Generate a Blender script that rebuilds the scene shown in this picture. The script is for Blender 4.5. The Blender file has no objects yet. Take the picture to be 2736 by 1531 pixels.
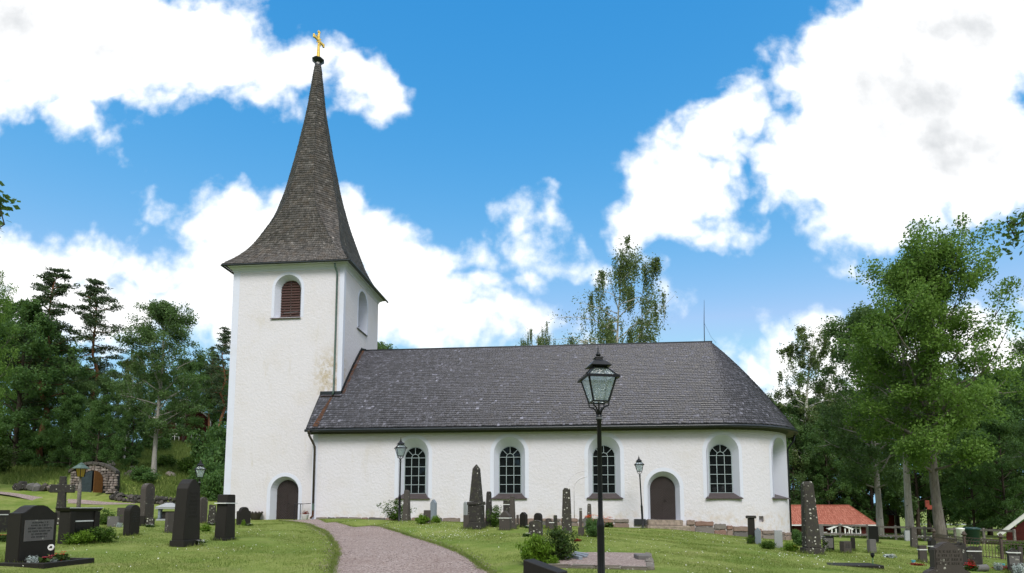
import bpy, bmesh, math, random
import numpy as np
from mathutils import Vector, Matrix

R = math.radians
SC = bpy.context.scene
COL = SC.collection
rng = np.random.default_rng(7)
random.seed(7)

# ------------------------------------------------------------------ camera
EYE = Vector((0.0, 0.0, 1.6))
F, CX, PY, TH = 1596.0, 1368.0, 1197.0, R(5.55)
cam_d = bpy.data.cameras.new('camera')
cam = bpy.data.objects.new('camera', cam_d)
COL.objects.link(cam)
cam.location = EYE
cam.rotation_euler = (R(90) + TH, 0, 0)
cam_d.sensor_width = 36.0
cam_d.lens = 21.0
cam_d.shift_y = (PY - 765.5) / 2736.0
cam_d.clip_start = 0.1
cam_d.clip_end = 3000.0
SC.camera = cam

# ------------------------------------------------------------------ exposure
SC.view_settings.view_transform = 'Standard'
SC.view_settings.look = 'None'
SC.view_settings.gamma = 1.0
SC.view_settings.use_curve_mapping = False
SC.view_settings.exposure = 1.05
SC.render.film_transparent = False
try:
    SC.cycles.use_denoising = True
    SC.cycles.max_bounces = 6
    SC.cycles.diffuse_bounces = 3
    SC.cycles.transparent_max_bounces = 8
    SC.cycles.caustics_reflective = False
    SC.cycles.caustics_refractive = False
except Exception:
    pass

# direction from the scene towards the sun (soft: it stands behind thin cloud)
SUN_AZ, SUN_EL = R(174), R(47)      # azimuth measured from +Y towards +X
sun_dir = Vector((math.sin(SUN_AZ) * math.cos(SUN_EL), math.cos(SUN_AZ) * math.cos(SUN_EL), math.sin(SUN_EL)))
sd = bpy.data.lights.new('sun', 'SUN')
sd.energy = 1.5
sd.angle = R(24)
sd.color = (1.0, 0.955, 0.88)
so = bpy.data.objects.new('sun', sd)
COL.objects.link(so)
so.rotation_euler = (-sun_dir).to_track_quat('-Z', 'Y').to_euler()

def ray(x, y):
    u = (x - CX) / F; v = (PY - y) / F
    return np.array([u, math.cos(TH) - math.sin(TH) * v, math.sin(TH) + math.cos(TH) * v])

# ------------------------------------------------------------------ world: clear sky + cumulus
W = bpy.data.worlds.new('World'); SC.world = W; W.use_nodes = True
nt = W.node_tree; nt.nodes.clear()
def wn(t, **k):
    n = nt.nodes.new(t)
    for a, b in k.items(): setattr(n, a, b)
    return n
def wl(a, b): nt.links.new(a, b)
def wmath(op, a, b=None, c=None, clamp=False):
    n = wn('ShaderNodeMath', operation=op, use_clamp=clamp)
    for i, x in enumerate((a, b, c)):
        if x is None: continue
        if isinstance(x, (int, float)): n.inputs[i].default_value = x
        else: wl(x, n.inputs[i])
    return n.outputs[0]
def wrange(x, a, b, c, d, smooth=False):
    n = wn('ShaderNodeMapRange', interpolation_type='SMOOTHSTEP' if smooth else 'LINEAR')
    n.clamp = True
    wl(x, n.inputs[0])
    for i, q in enumerate((a, b, c, d)): n.inputs[i + 1].default_value = q
    return n.outputs[0]
sky = wn('ShaderNodeTexSky', sky_type='NISHITA')
sky.sun_disc = False
sky.sun_elevation = SUN_EL
sky.sun_rotation = SUN_AZ
sky.altitude = 100.0
sky.air_density = 1.0
sky.dust_density = 0.25
sky.ozone_density = 2.0
hs = wn('ShaderNodeHueSaturation')
hs.inputs['Saturation'].default_value = 1.12
hs.inputs['Value'].default_value = 1.0
wl(sky.outputs[0], hs.inputs['Color'])
bg_sky = wn('ShaderNodeBackground'); bg_sky.inputs['Strength'].default_value = 0.099
tint = wn('ShaderNodeMix', data_type='RGBA', blend_type='MULTIPLY'); tint.inputs[0].default_value = 1.0; tint.inputs[7].default_value = (0.62, 1.06, 1.22, 1)
wl(hs.outputs[0], tint.inputs[6])
# the camera's rendering of blue: deep overhead, pale towards the horizon
ssep = wn('ShaderNodeSeparateColor'); scmb = wn('ShaderNodeCombineColor'); wl(tint.outputs[2], ssep.inputs[0])
for i, (k, ref, g, top) in enumerate(((1.298, .773, 2.2, 1.9), (2.706, 2.582, .8, 3.4), (4.31, 4.955, .40, 4.7))):
    v = wmath('MULTIPLY', wmath('POWER', wmath('DIVIDE', ssep.outputs[i], ref), g), k); wl(wmath('MINIMUM', v, top), scmb.inputs[i])
wl(scmb.outputs[0], bg_sky.inputs['Color'])
tc = wn('ShaderNodeTexCoord')
sep = wn('ShaderNodeSeparateXYZ'); wl(tc.outputs['Generated'], sep.inputs[0])
yy = wmath('MAXIMUM', sep.outputs[1], 0.05)
ga = wmath('DIVIDE', sep.outputs[0], yy)
gb = wmath('DIVIDE', sep.outputs[2], yy)
P0 = wn('ShaderNodeCombineXYZ'); wl(ga, P0.inputs[0]); wl(gb, P0.inputs[1])
# warp the cloud plane so that outlines billow
nz1 = wn('ShaderNodeTexNoise', noise_dimensions='3D'); nz1.inputs['Scale'].default_value = 7.0; nz1.inputs['Detail'].default_value = 3.0
wl(P0.outputs[0], nz1.inputs['Vector'])
off = wn('ShaderNodeVectorMath', operation='SUBTRACT'); wl(nz1.outputs['Color'], off.inputs[0]); off.inputs[1].default_value = (.5, .5, .5)
sc1 = wn('ShaderNodeVectorMath', operation='SCALE'); wl(off.outputs[0], sc1.inputs[0]); sc1.inputs['Scale'].default_value = 0.11
PW = wn('ShaderNodeVectorMath', operation='ADD'); wl(P0.outputs[0], PW.inputs[0]); wl(sc1.outputs[0], PW.inputs[1])
# cumulus heaps: centre and half axes as seen from the churchyard (degrees of arc around north)
CLOUDS = [
 # north-western bank, high
 (250,100,380,170,0),(30,40,260,170,0),(540,150,240,110,14),(690,190,120,75,10),(790,190,95,62,0),(110,240,150,70,-18),(190,310,90,40,28),(262,362,46,15,42),(10,275,60,35,0),
 (735,245,60,40,0),(865,165,60,30,0),(945,205,100,55,0),(1015,240,70,55,0),(500,60,120,60,20),(300,215,150,40,0),
 # low bank in the west and behind the tower
 (60,720,200,85,0),(230,705,120,55,0),(345,705,50,42,0),(440,745,85,60,0),(150,800,330,90,0),(330,820,240,80,0),
 (620,600,110,95,0),(700,610,90,90,0),(560,700,80,80,0),(660,720,150,130,0),(520,780,130,70,0),(640,830,180,90,0),
 (930,610,100,95,0),(1010,640,110,85,0),(1110,705,125,75,20),(1220,775,125,70,22),(1370,840,100,42,12),(1080,790,180,95,0),(1250,855,130,60,0),(1010,810,110,90,0),(460,545,22,8,30),(500,570,14,6,10),
 # small ragged cloud
 (1395,610,42,22,-10),(1430,665,50,26,25),(1500,702,62,14,8),(1428,738,16,20,0),(1460,580,10,14,0),(1280,665,10,7,0),
 # leaning cloud in the middle
 (1715,580,78,75,0),(1760,505,90,95,0),(1840,440,95,100,-20),(1920,350,85,80,-20),(1790,610,90,40,10),(1990,300,80,75,0),(1900,440,60,60,0),
 # great eastern cloud
 (2130,210,105,80,-25),(2270,130,150,100,-20),(2420,250,330,210,-20),(2600,60,330,190,0),(2520,400,360,190,0),(2230,470,185,125,15),(2330,570,200,100,8),(2110,500,75,60,0),(2330,630,110,50,0),(2200,350,130,90,0),
 (2660,460,130,90,0),
 # low bank in the east
 (2020,1000,55,45,0),(2100,960,95,70,0),(2230,950,110,95,0),(2400,980,170,110,0),(2610,880,120,90,0),(2700,960,140,110,0),(2250,1080,260,60,0),
 (1948,613,20,10,0),(1770,755,26,45,-12),(1575,955,120,30,0),(1700,940,60,20,0),(2260,715,14,20,0),(2305,735,16,18,0),
]
acc = None
def gno(x, y):
    r = ray(x, y); return r[0] / r[1], r[2] / r[1]
for (cx, cy, rx, ry, an) in CLOUDS:
    a0, b0 = gno(cx, cy)
    ax = (gno(cx + 5, cy)[0] - a0) / 5 * rx
    bx = (gno(cx, cy - 5)[1] - b0) / 5 * ry
    m = wn('ShaderNodeMapping', vector_type='TEXTURE')
    m.inputs['Location'].default_value = (a0, b0, 0)
    m.inputs['Rotation'].default_value = (0, 0, R(-an))
    m.inputs['Scale'].default_value = (ax, bx, 1)
    wl(PW.outputs[0], m.inputs['Vector'])
    ln = wn('ShaderNodeVectorMath', operation='LENGTH'); wl(m.outputs[0], ln.inputs[0])
    # signed depth into the heap, in plane units, so small heaps stay soft
    d = wmath('MULTIPLY_ADD', ln.outputs['Value'], -min(ax, bx), min(ax, bx))
    acc = d if acc is None else wmath('MAXIMUM', acc, d)
fb = wn('ShaderNodeTexNoise', noise_dimensions='3D'); fb.inputs['Scale'].default_value = 9.0; fb.inputs['Detail'].default_value = 9.0; fb.inputs['Roughness'].default_value = 0.6
wl(P0.outputs[0], fb.inputs['Vector'])
vo = wn('ShaderNodeTexVoronoi', feature='SMOOTH_F1'); vo.inputs['Scale'].default_value = 19.0; vo.inputs['Smoothness'].default_value = 0.35
try:
    vo.inputs['Detail'].default_value = 2.0; vo.inputs['Roughness'].default_value = 0.5
except Exception: pass
wl(PW.outputs[0], vo.inputs['Vector'])
fbm = wmath('SUBTRACT', fb.outputs['Fac'], 0.5)
bil = wmath('SUBTRACT', 0.42, vo.outputs['Distance'])
d1 = wmath('MULTIPLY_ADD', fbm, 0.135, acc)
dens_v = wmath('ADD', wmath('MULTIPLY_ADD', bil, 0.034, d1), 0.022)
# the sky outside the picture carries on with the same broken cloud
nr = wn('ShaderNodeVectorMath', operation='NORMALIZE'); wl(tc.outputs['Generated'], nr.inputs[0])
gz = wn('ShaderNodeTexNoise', noise_dimensions='3D'); gz.inputs['Scale'].default_value = 2.6; gz.inputs['Detail'].default_value = 9.0; gz.inputs['Roughness'].default_value = 0.58
wl(nr.outputs[0], gz.inputs['Vector'])
dens_g = wmath('MULTIPLY', wmath('SUBTRACT', gz.outputs['Fac'], 0.455), 0.9)
inx = wrange(wmath('ABSOLUTE', ga), 0.88, 1.10, 1, 0, True)
inz = wrange(gb, 0.92, 1.10, 1, 0, True)
iny = wrange(sep.outputs[1], 0.10, 0.30, 0, 1, True)
inside = wmath('MULTIPLY', wmath('MULTIPLY', inx, inz), iny)
mixd = wn('ShaderNodeMix', data_type='FLOAT'); wl(inside, mixd.inputs[0]); wl(dens_g, mixd.inputs[2]); wl(dens_v, mixd.inputs[3])
dens = mixd.outputs[0]
alpha = wrange(dens, -0.022, 0.038, 0, 1, True)
# thick parts turn faintly grey
gr = wn('ShaderNodeTexNoise', noise_dimensions='3D'); gr.inputs['Scale'].default_value = 2.4; gr.inputs['Detail'].default_value = 4.0; gr.inputs['Roughness'].default_value = 0.5
wl(PW.outputs[0], gr.inputs['Vector'])
thick = wrange(dens, 0.02, 0.15, 0, 1, True)
gmix = wmath('ADD', wmath('MULTIPLY', gr.outputs['Fac'], 0.72), wmath('MULTIPLY', fb.outputs['Fac'], 0.28))
grey = wmath('MULTIPLY', thick, wrange(gmix, 0.33, 0.60, 0, 1, True))
ccol = wn('ShaderNodeMix', data_type='RGBA'); wl(grey, ccol.inputs[0])
ccol.inputs[6].default_value = (1.0, 1.0, 1.0, 1); ccol.inputs[7].default_value = (0.53, 0.55, 0.57, 1)
bg_c = wn('ShaderNodeBackground'); bg_c.inputs['Strength'].default_value = 0.64
wl(ccol.outputs[2], bg_c.inputs['Color'])
mxs = wn('ShaderNodeMixShader'); wl(alpha, mxs.inputs[0]); wl(bg_sky.outputs[0], mxs.inputs[1]); wl(bg_c.outputs[0], mxs.inputs[2])
wo = wn('ShaderNodeOutputWorld'); wl(mxs.outputs[0], wo.inputs['Surface'])
W.cycles.sampling_method = 'MANUAL'
W.cycles.sample_map_resolution = 512

# ------------------------------------------------------------------ small tools
def tag(o, label=None, cat=None, group=None, kind=None):
    if label: o['label'] = label
    if cat: o['category'] = cat
    if group: o['group'] = group
    if kind: o['kind'] = kind
    return o
def empty(name, loc=(0, 0, 0), rz=0.0, parent=None):
    o = bpy.data.objects.new(name, None); COL.objects.link(o)
    o.location = loc; o.rotation_euler = (0, 0, rz); o.empty_display_size = 0.2
    if parent: o.parent = parent
    return o
class MB:
    def __init__(s): s.v = []; s.f = []
    def add(s, vs, fs):
        n = len(s.v); s.v += [tuple(p) for p in vs]; s.f += [tuple(i + n for i in f) for f in fs]; return s
    def box(s, x0, x1, y0, y1, z0, z1):
        return s.add([(x0,y0,z0),(x1,y0,z0),(x1,y1,z0),(x0,y1,z0),(x0,y0,z1),(x1,y0,z1),(x1,y1,z1),(x0,y1,z1)],
                     [(3,2,1,0),(4,5,6,7),(0,1,5,4),(1,2,6,5),(2,3,7,6),(3,0,4,7)])
    def frus(s, a0, b0, a1, b1, z0, z1, cx=0, cy=0):      # square frustum, half sizes
        return s.add([(cx-a0,cy-b0,z0),(cx+a0,cy-b0,z0),(cx+a0,cy+b0,z0),(cx-a0,cy+b0,z0),(cx-a1,cy-b1,z1),(cx+a1,cy-b1,z1),(cx+a1,cy+b1,z1),(cx-a1,cy+b1,z1)],
                     [(3,2,1,0),(4,5,6,7),(0,1,5,4),(1,2,6,5),(2,3,7,6),(3,0,4,7)])
    def bar(s, p, q, w, h):                                 # rectangular bar between two points
        p = Vector(p); q = Vector(q); d = (q - p).normalized()
        up = Vector((0,0,1)) if abs(d.z) < .95 else Vector((0,1,0))
        a = d.cross(up).normalized() * (w / 2); b = a.cross(d).normalized() * (h / 2)
        vs = [p-a-b, p+a-b, p+a+b, p-a+b, q-a-b, q+a-b, q+a+b, q-a+b]
        return s.add(vs, [(0,1,2,3),(7,6,5,4),(1,0,4,5),(2,1,5,6),(3,2,6,7),(0,3,7,4)])
    def extr(s, out, y0, y1, sx1=1.0, sz1=1.0):             # outline in x,z (counter-clockwise seen from -y), extruded along y
        n = len(out)
        vs = [(x, y0, z) for x, z in out] + [(x * sx1, y1, z * sz1) for x, z in out]
        fs = [tuple(range(n)), tuple(range(2*n-1, n-1, -1))]
        fs += [((i+1) % n, i, n+i, n+(i+1) % n) for i in range(n)]
        return s.add(vs, fs)
    def prism(s, poly, z0, z1):
        n = len(poly)
        vs = [(x, y, z0) for x, y in poly] + [(x, y, z1) for x, y in poly]
        fs = [tuple(range(n-1, -1, -1)), tuple(range(n, 2*n))]
        fs += [(i, (i+1) % n, n+(i+1) % n, n+i) for i in range(n)]
        return s.add(vs, fs)
    def tube(s, pts, rad, n=8):
        pts = [Vector(p) for p in pts]
        if not hasattr(rad, '__len__'): rad = [rad] * len(pts)
        base = len(s.v); ref = Vector((0.31, 0.95, 0.05))
        for i, p in enumerate(pts):
            d = (pts[min(i+1, len(pts)-1)] - pts[max(i-1, 0)])
            d = d.normalized() if d.length > 1e-9 else Vector((0,0,1))
            a = d.cross(ref)
            if a.length < 1e-3: a = d.cross(Vector((1,0,0)))
            a.normalize(); b = d.cross(a)
            for k in range(n):
                t = 2*math.pi*k/n
                s.v.append(tuple(p + (a*math.cos(t) + b*math.sin(t)) * rad[i]))
        for i in range(len(pts)-1):
            for k in range(n):
                s.f.append((base+i*n+k, base+i*n+(k+1) % n, base+(i+1)*n+(k+1) % n, base+(i+1)*n+k))
        s.f.append(tuple(base+k for k in range(n-1, -1, -1))); e = base+(len(pts)-1)*n
        s.f.append(tuple(e+k for k in range(n)))
        return s
    def lathe(s, prof, n=12, cx=0, cy=0, sq=False):
        base = len(s.v); off = math.pi / n if sq else 0; k2 = 1/math.cos(math.pi/n) if sq else 1
        for r, z in prof:
            for k in range(n):
                t = 2*math.pi*k/n + off
                s.v.append((cx + r*k2*math.cos(t), cy + r*k2*math.sin(t), z))
        for i in range(len(prof)-1):
            for k in range(n):
                s.f.append((base+i*n+k, base+i*n+(k+1) % n, base+(i+1)*n+(k+1) % n, base+(i+1)*n+k))
        s.f.append(tuple(base+k for k in range(n-1, -1, -1))); e = base+(len(prof)-1)*n
        s.f.append(tuple(e+k for k in range(n)))
        return s
    def mesh(s, name, mat, smooth=False, bevel=0.0, seg=1, rough=0.0, seed=0):
        me = bpy.data.meshes.new(name); me.from_pydata(s.v, [], s.f); me.validate()
        if bevel or rough:
            bm = bmesh.new(); bm.from_mesh(me)
            bmesh.ops.recalc_face_normals(bm, faces=bm.faces)
            if bevel:
                ed = [e for e in bm.edges if len(e.link_faces) == 2 and e.calc_face_angle(0) > 0.45]
                try: bmesh.ops.bevel(bm, geom=ed, offset=bevel, segments=seg, affect='EDGES', clamp_overlap=True)
                except Exception: pass
            if rough:
                r = random.Random(seed)
                for v in bm.verts: v.co += Vector((r.uniform(-1,1), r.uniform(-1,1), r.uniform(-1,1))) * rough
            bm.to_mesh(me); bm.free()
        if smooth: me.polygons.foreach_set('use_smooth', [True]*len(me.polygons))
        if mat: me.materials.append(mat)
        me.update(); return me
    def build(s, name, mat, parent=None, smooth=False, bevel=0.0, seg=1, rough=0.0, seed=0, loc=None, rz=None):
        o = bpy.data.objects.new(name, s.mesh(name, mat, smooth, bevel, seg, rough, seed)); COL.objects.link(o)
        if parent: o.parent = parent
        if loc is not None: o.location = loc
        if rz is not None: o.rotation_euler = (0, 0, rz)
        return o
def link(name, me, parent=None, loc=(0,0,0), rot=(0,0,0), scale=(1,1,1)):
    o = bpy.data.objects.new(name, me); COL.objects.link(o); o.parent = parent
    o.location = loc; o.rotation_euler = rot; o.scale = scale
    return o
def copy_tree(o, parent=None):
    c = o.copy(); COL.objects.link(c); c.parent = parent
    for ch in o.children: copy_tree(ch, c)
    return c
def np_mesh(name, V, Fq, mat, rnd=None, smooth=False):
    """fast mesh from arrays; Fq (m,k) all the same size; rnd one value per face"""
    me = bpy.data.meshes.new(name)
    V = np.ascontiguousarray(V, np.float32); Fq = np.ascontiguousarray(Fq, np.int32)
    m, k = Fq.shape
    me.vertices.add(len(V)); me.vertices.foreach_set('co', V.ravel())
    me.loops.add(m*k); me.loops.foreach_set('vertex_index', Fq.ravel())
    me.polygons.add(m); me.polygons.foreach_set('loop_start', np.arange(0, m*k, k, dtype=np.int32))
    if smooth: me.polygons.foreach_set('use_smooth', np.ones(m, bool))
    if rnd is not None:
        at = me.attributes.new('rnd', 'FLOAT', 'FACE'); at.data.foreach_set('value', np.ascontiguousarray(rnd, np.float32))
    if mat: me.materials.append(mat)
    me.update(calc_edges=True)
    return me

# ------------------------------------------------------------------ materials
MATS = {}
class NT:
    def __init__(s, name):
        s.m = bpy.data.materials.new(name); s.m.use_nodes = True; s.t = s.m.node_tree; s.t.nodes.clear()
        s.out = s.n('ShaderNodeOutputMaterial'); s.b = s.n('ShaderNodeBsdfPrincipled'); s.l(s.b.outputs[0], s.out.inputs['Surface'])
        s._tc = None
    def n(s, t, **k):
        x = s.t.nodes.new(t)
        for a, b in k.items(): setattr(x, a, b)
        return x
    def l(s, a, b): s.t.links.new(a, b)
    def co(s, world=True):
        if s._tc is None:
            s._tc = s.n('ShaderNodeNewGeometry').outputs['Position'] if world else s.n('ShaderNodeTexCoord').outputs['Object']
        return s._tc
    def noise(s, scale, detail=4, rough=.55, vec=None, dist=0.0):
        x = s.n('ShaderNodeTexNoise'); x.inputs['Scale'].default_value = scale; x.inputs['Detail'].default_value = detail
        x.inputs['Roughness'].default_value = rough; x.inputs['Distortion'].default_value = dist
        s.l(vec or s.co(), x.inputs['Vector']); return x.outputs['Fac']
    def vor(s, scale, feature='F1', vec=None):
        x = s.n('ShaderNodeTexVoronoi', feature=feature); x.inputs['Scale'].default_value = scale
        s.l(vec or s.co(), x.inputs['Vector']); return x.outputs
    def scalevec(s, v, xyz):
        x = s.n('ShaderNodeVectorMath', operation='MULTIPLY'); s.l(v, x.inputs[0]); x.inputs[1].default_value = xyz; return x.outputs[0]
    def ramp(s, fac, stops, interp='LINEAR'):
        x = s.n('ShaderNodeValToRGB'); cr = x.color_ramp; cr.interpolation = interp
        while len(cr.elements) > 1: cr.elements.remove(cr.elements[0])
        cr.elements[0].position = stops[0][0]; cr.elements[0].color = tuple(stops[0][1]) + (1,)
        for p, c in stops[1:]:
            e = cr.elements.new(p); e.color = tuple(c) + (1,)
        s.l(fac, x.inputs[0]); return x.outputs[0]
    def step(s, fac, a, b):
        x = s.n('ShaderNodeMapRange', interpolation_type='SMOOTHSTEP'); s.l(fac, x.inputs[0]); x.inputs[1].default_value = a; x.inputs[2].default_value = b
        return x.outputs[0]
    def mix(s, fac, a, b, mode='MIX'):
        x = s.n('ShaderNodeMix', data_type='RGBA', blend_type=mode)
        for i, q in ((0, fac), (6, a), (7, b)):
            if isinstance(q, (int, float)): x.inputs[i].default_value = q
            elif isinstance(q, (tuple, list)): x.inputs[i].default_value = tuple(q) + (1,)
            else: s.l(q, x.inputs[i])
        return x.outputs[2]
    def math(s, op, a, b=None):
        x = s.n('ShaderNodeMath', operation=op)
        for i, q in enumerate((a, b)):
            if q is None: continue
            if isinstance(q, (int, float)): x.inputs[i].default_value = q
            else: s.l(q, x.inputs[i])
        return x.outputs[0]
    def attr(s, name):
        x = s.n('ShaderNodeAttribute'); x.attribute_name = name; return x.outputs['Fac']
    def objrand(s): return s.n('ShaderNodeObjectInfo').outputs['Random']
    def color(s, c):
        if isinstance(c, (tuple, list)): s.b.inputs['Base Color'].default_value = tuple(c) + (1,)
        else: s.l(c, s.b.inputs['Base Color'])
    def bump(s, h, strength=.3, dist=.02, prev=None):
        x = s.n('ShaderNodeBump'); x.inputs['Strength'].default_value = strength; x.inputs['Distance'].default_value = dist
        s.l(h, x.inputs['Height'])
        if prev is not None: s.l(prev, x.inputs['Normal'])
        s.l(x.outputs[0], s.b.inputs['Normal']); return x.outputs[0]
    def rough(s, r, spec=None):
        if isinstance(r, (int, float)): s.b.inputs['Roughness'].default_value = r
        else: s.l(r, s.b.inputs['Roughness'])
        if spec is not None: s.b.inputs['Specular IOR Level'].default_value = spec
        return s
def M(name, c, r=.7, spec=.3, var=.12, scale=14, bump=0.0, metal=0.0):
    if name in MATS: return MATS[name]
    t = NT(name)
    n = t.noise(scale, 4)
    lo = tuple(x*(1-var) for x in c); hi = tuple(min(1, x*(1+var)) for x in c)
    t.color(t.ramp(n, [(.3, lo), (.7, hi)])); t.rough(r, spec)
    t.b.inputs['Metallic'].default_value = metal
    if bump: t.bump(n, bump, .01)
    MATS[name] = t.m; return t.m

def stone_mat(name, c, lichen=.0, r=.75, lich_c=(.42,.42,.38), spec=.35, moss=0.0):
    t = NT(name)
    g = t.noise(160, 2, .7); big = t.noise(3.5, 4)
    col = t.ramp(g, [(.25, tuple(x*.6 for x in c)), (.5, c), (.8, tuple(min(1, x*1.5) for x in c))])
    col = t.mix(t.math('MULTIPLY', big, .5), col, tuple(x*.55 for x in c))
    if moss: col = t.mix(t.math('MULTIPLY', t.step(t.noise(9, 4), .5, .7), moss), col, (.09,.10,.05))
    if lichen:
        vv = t.vor(11); sc_ = t.n('ShaderNodeSeparateColor'); t.l(vv['Color'], sc_.inputs[0]); n2 = t.noise(4, 3); n3 = t.noise(26, 4, .65)
        a = t.math('ADD', t.math('ADD', vv['Distance'], t.math('MULTIPLY', n3, .55)), t.math('MULTIPLY', sc_.outputs[0], .30))
        spot = t.math('MULTIPLY', t.math('SUBTRACT', 1.0, t.step(a, .56, .66)), t.step(n2, .58-.25*lichen, .72-.25*lichen))
        col = t.mix(spot, col, lich_c)
        t.bump(t.math('ADD', t.math('MULTIPLY', spot, .5), t.math('MULTIPLY', g, .35)), .35, .006)
    else: t.bump(g, .15, .004)
    t.color(col); t.rough(r, spec); MATS[name] = t.m; return t.m
stone_mat('granite_dark', (.021,.019,.017), 0, .55, spec=.22)
stone_mat('granite_black', (.012,.012,.013), 0, .3, spec=.35)
stone_mat('granite_grey', (.135,.13,.13), .15, .7)
stone_mat('granite_pale', (.34,.36,.38), .1, .75, (.5,.5,.47))
stone_mat('granite_blue', (.22,.26,.31), 0, .5)
stone_mat('granite_brown', (.062,.053,.049), .2, .75)
stone_mat('stone_rough', (.033,.030,.029), .35, .85, moss=.4)
stone_mat('stone_lichen', (.045,.041,.037), .95, .85, (.50,.50,.45), moss=.35)
stone_mat('stone_spotted', (.038,.036,.034), .6, .82, (.55,.56,.52))
stone_mat('stone_taupe', (.074,.066,.061), .3, .85)
stone_mat('kerb_stone', (.17,.15,.13), .4, .9, moss=.7)

# plaster
def plaster(name, c, amp=1.0, dirt=1.0):
    t = NT(name); P = t.co()
    big = t.noise(.55, 5, .6); streak = t.noise(1.6, 5, .65, t.scalevec(P, (1.0, 1.0, .22)))
    fine = t.noise(22, 5, .6); cs = t.noise(7.5, 3, .55)
    col = t.mix(t.step(big, .45, .75), c, tuple(x*y for x, y in zip(c, (.955, .94, .90))))
    col = t.mix(t.math('MULTIPLY', t.step(streak, .58, .80), .30*dirt), col, (.48,.44,.36))
    col = t.mix(t.math('MULTIPLY', t.step(t.noise(5, 5, .7), .64, .78), .22*dirt), col, (.36,.33,.28))
    if dirt > .9:
        # splash dirt above the plinth and the leak below the tower downpipe
        sx = t.n('ShaderNodeSeparateXYZ'); t.l(P, sx.inputs[0]); lowz = t.math('SUBTRACT', 1.0, t.step(sx.outputs[2], .8, 1.75))
        col = t.mix(t.math('MULTIPLY', t.math('MULTIPLY', lowz, t.step(t.noise(2.6, 5, .65), .40, .68)), .55), col, (.50,.41,.32))
    if dirt > 1.2:
        dv = t.n('ShaderNodeVectorMath', operation='SUBTRACT'); t.l(P, dv.inputs[0]); dv.inputs[1].default_value = (-11.02, 35.7, 9.4)
        ln = t.n('ShaderNodeVectorMath', operation='LENGTH'); t.l(t.scalevec(dv.outputs[0], (.62, .5, .40)), ln.inputs[0])
        leak = t.math('MULTIPLY', t.math('SUBTRACT', 1.0, t.step(ln.outputs['Value'], .15, 1.0)), t.step(t.noise(3.2, 5, .7), .36, .62))
        col = t.mix(t.math('MULTIPLY', leak, .75), col, (.40,.32,.19))
        col = t.mix(t.math('MULTIPLY', leak, t.step(t.noise(7, 5, .7), .55, .72)), col, (.13,.11,.07))
    t.color(col); t.rough(.92, .15)
    h = t.math('ADD', t.math('MULTIPLY', cs, 1.0), t.math('MULTIPLY', fine, .45))
    t.bump(h, .55*amp, .045); MATS[name] = t.m; return t.m
plaster('plaster', (.61,.60,.66)); plaster('plaster_tower', (.61,.595,.64), .9, 1.6)
plaster('plaster_smooth', (.60,.63,.74), .18, .35)
# weathered plaster stain, used on the corner where the tower downpipe leaks
def shingle_mat(name, dark, light, warm, warm_amt, spec):
    t = NT(name); P = t.co(); r = t.attr('rnd')
    col = t.ramp(r, [(0, dark), (.55, tuple((a+b)/2 for a, b in zip(dark, light))), (.88, light), (1, tuple(min(1, x*2.3) for x in light))])  # random shingle tones; the palest stop paints in glints off the roof
    col = t.mix(t.math('MULTIPLY', t.step(t.noise(1.1, 5, .6), .42, .70), .45), col, dark)
    col = t.mix(t.math('MULTIPLY', t.step(t.noise(2.3, 4), .45, .7), warm_amt), col, warm)
    grain = t.noise(30, 3, .6)
    t.color(col); t.rough(t.math('ADD', .42, t.math('MULTIPLY', r, .25)), spec); t.bump(grain, .25, .006)
    MATS[name] = t.m; return t.m
shingle_mat('shingle_nave', (.026,.026,.037), (.130,.131,.172), (.080,.062,.060), .10, .6)
shingle_mat('shingle_spire', (.052,.046,.044), (.200,.182,.178), (.17,.12,.085), .30, .42)
t = NT('roof_rust'); t.color(t.ramp(t.noise(6, 4), [(.3, (.035,.022,.016)), (.7, (.10,.045,.025))])); t.rough(.8, .2); MATS['roof_rust'] = t.m
M('tar_metal', (.016,.019,.022), .45, .5, .2, 6); M('gutter', (.010,.015,.019), .35, .45, .25, 3)
M('copper_pipe', (.06,.10,.085), .5, .5, .35, 4); M('pipe_brown', (.045,.036,.030), .45, .5, .3, 4); M('sill', (.062,.050,.052), .5, .4, .2, 5)
M('door_wood', (.034,.025,.025), .6, .35, .3, 9, .2); M('shutter', (.050,.020,.016), .55, .35, .3, 9, .2)
M('glazing', (.30,.36,.38), .5, .4, .1, 9); M('lead', (.10,.11,.12), .5, .5)
M('gold', (.78,.52,.10), .32, .5, .15, 8, 0, .75); M('iron', (.006,.007,.010), .40, .35, .2, 8); M('iron_rust', (.075,.055,.048), .7, .4, .35, 20, .3)
M('white_paint', (.74,.75,.76), .55, .3, .08, 6); M('strap', (.70,.72,.72), .5, .3, .05, 5)
M('fence_wood', (.17,.155,.145), .85, .2, .3, 11, .4); M('red_wall', (.13,.022,.016), .85, .2, .3, 5); M('red_wall_dark', (.06,.012,.010), .85, .2, .3, 5)
M('step_stone', (.27,.225,.185), .9, .2, .35, 7, .5)
# window glass: dark room behind, mirror of the trees in front
t = NT('window_glass'); t.color((.008,.010,.011)); t.rough(.03, .5); t.bump(t.noise(2.2, 2), .10, .02); MATS['window_glass'] = t.m
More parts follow.
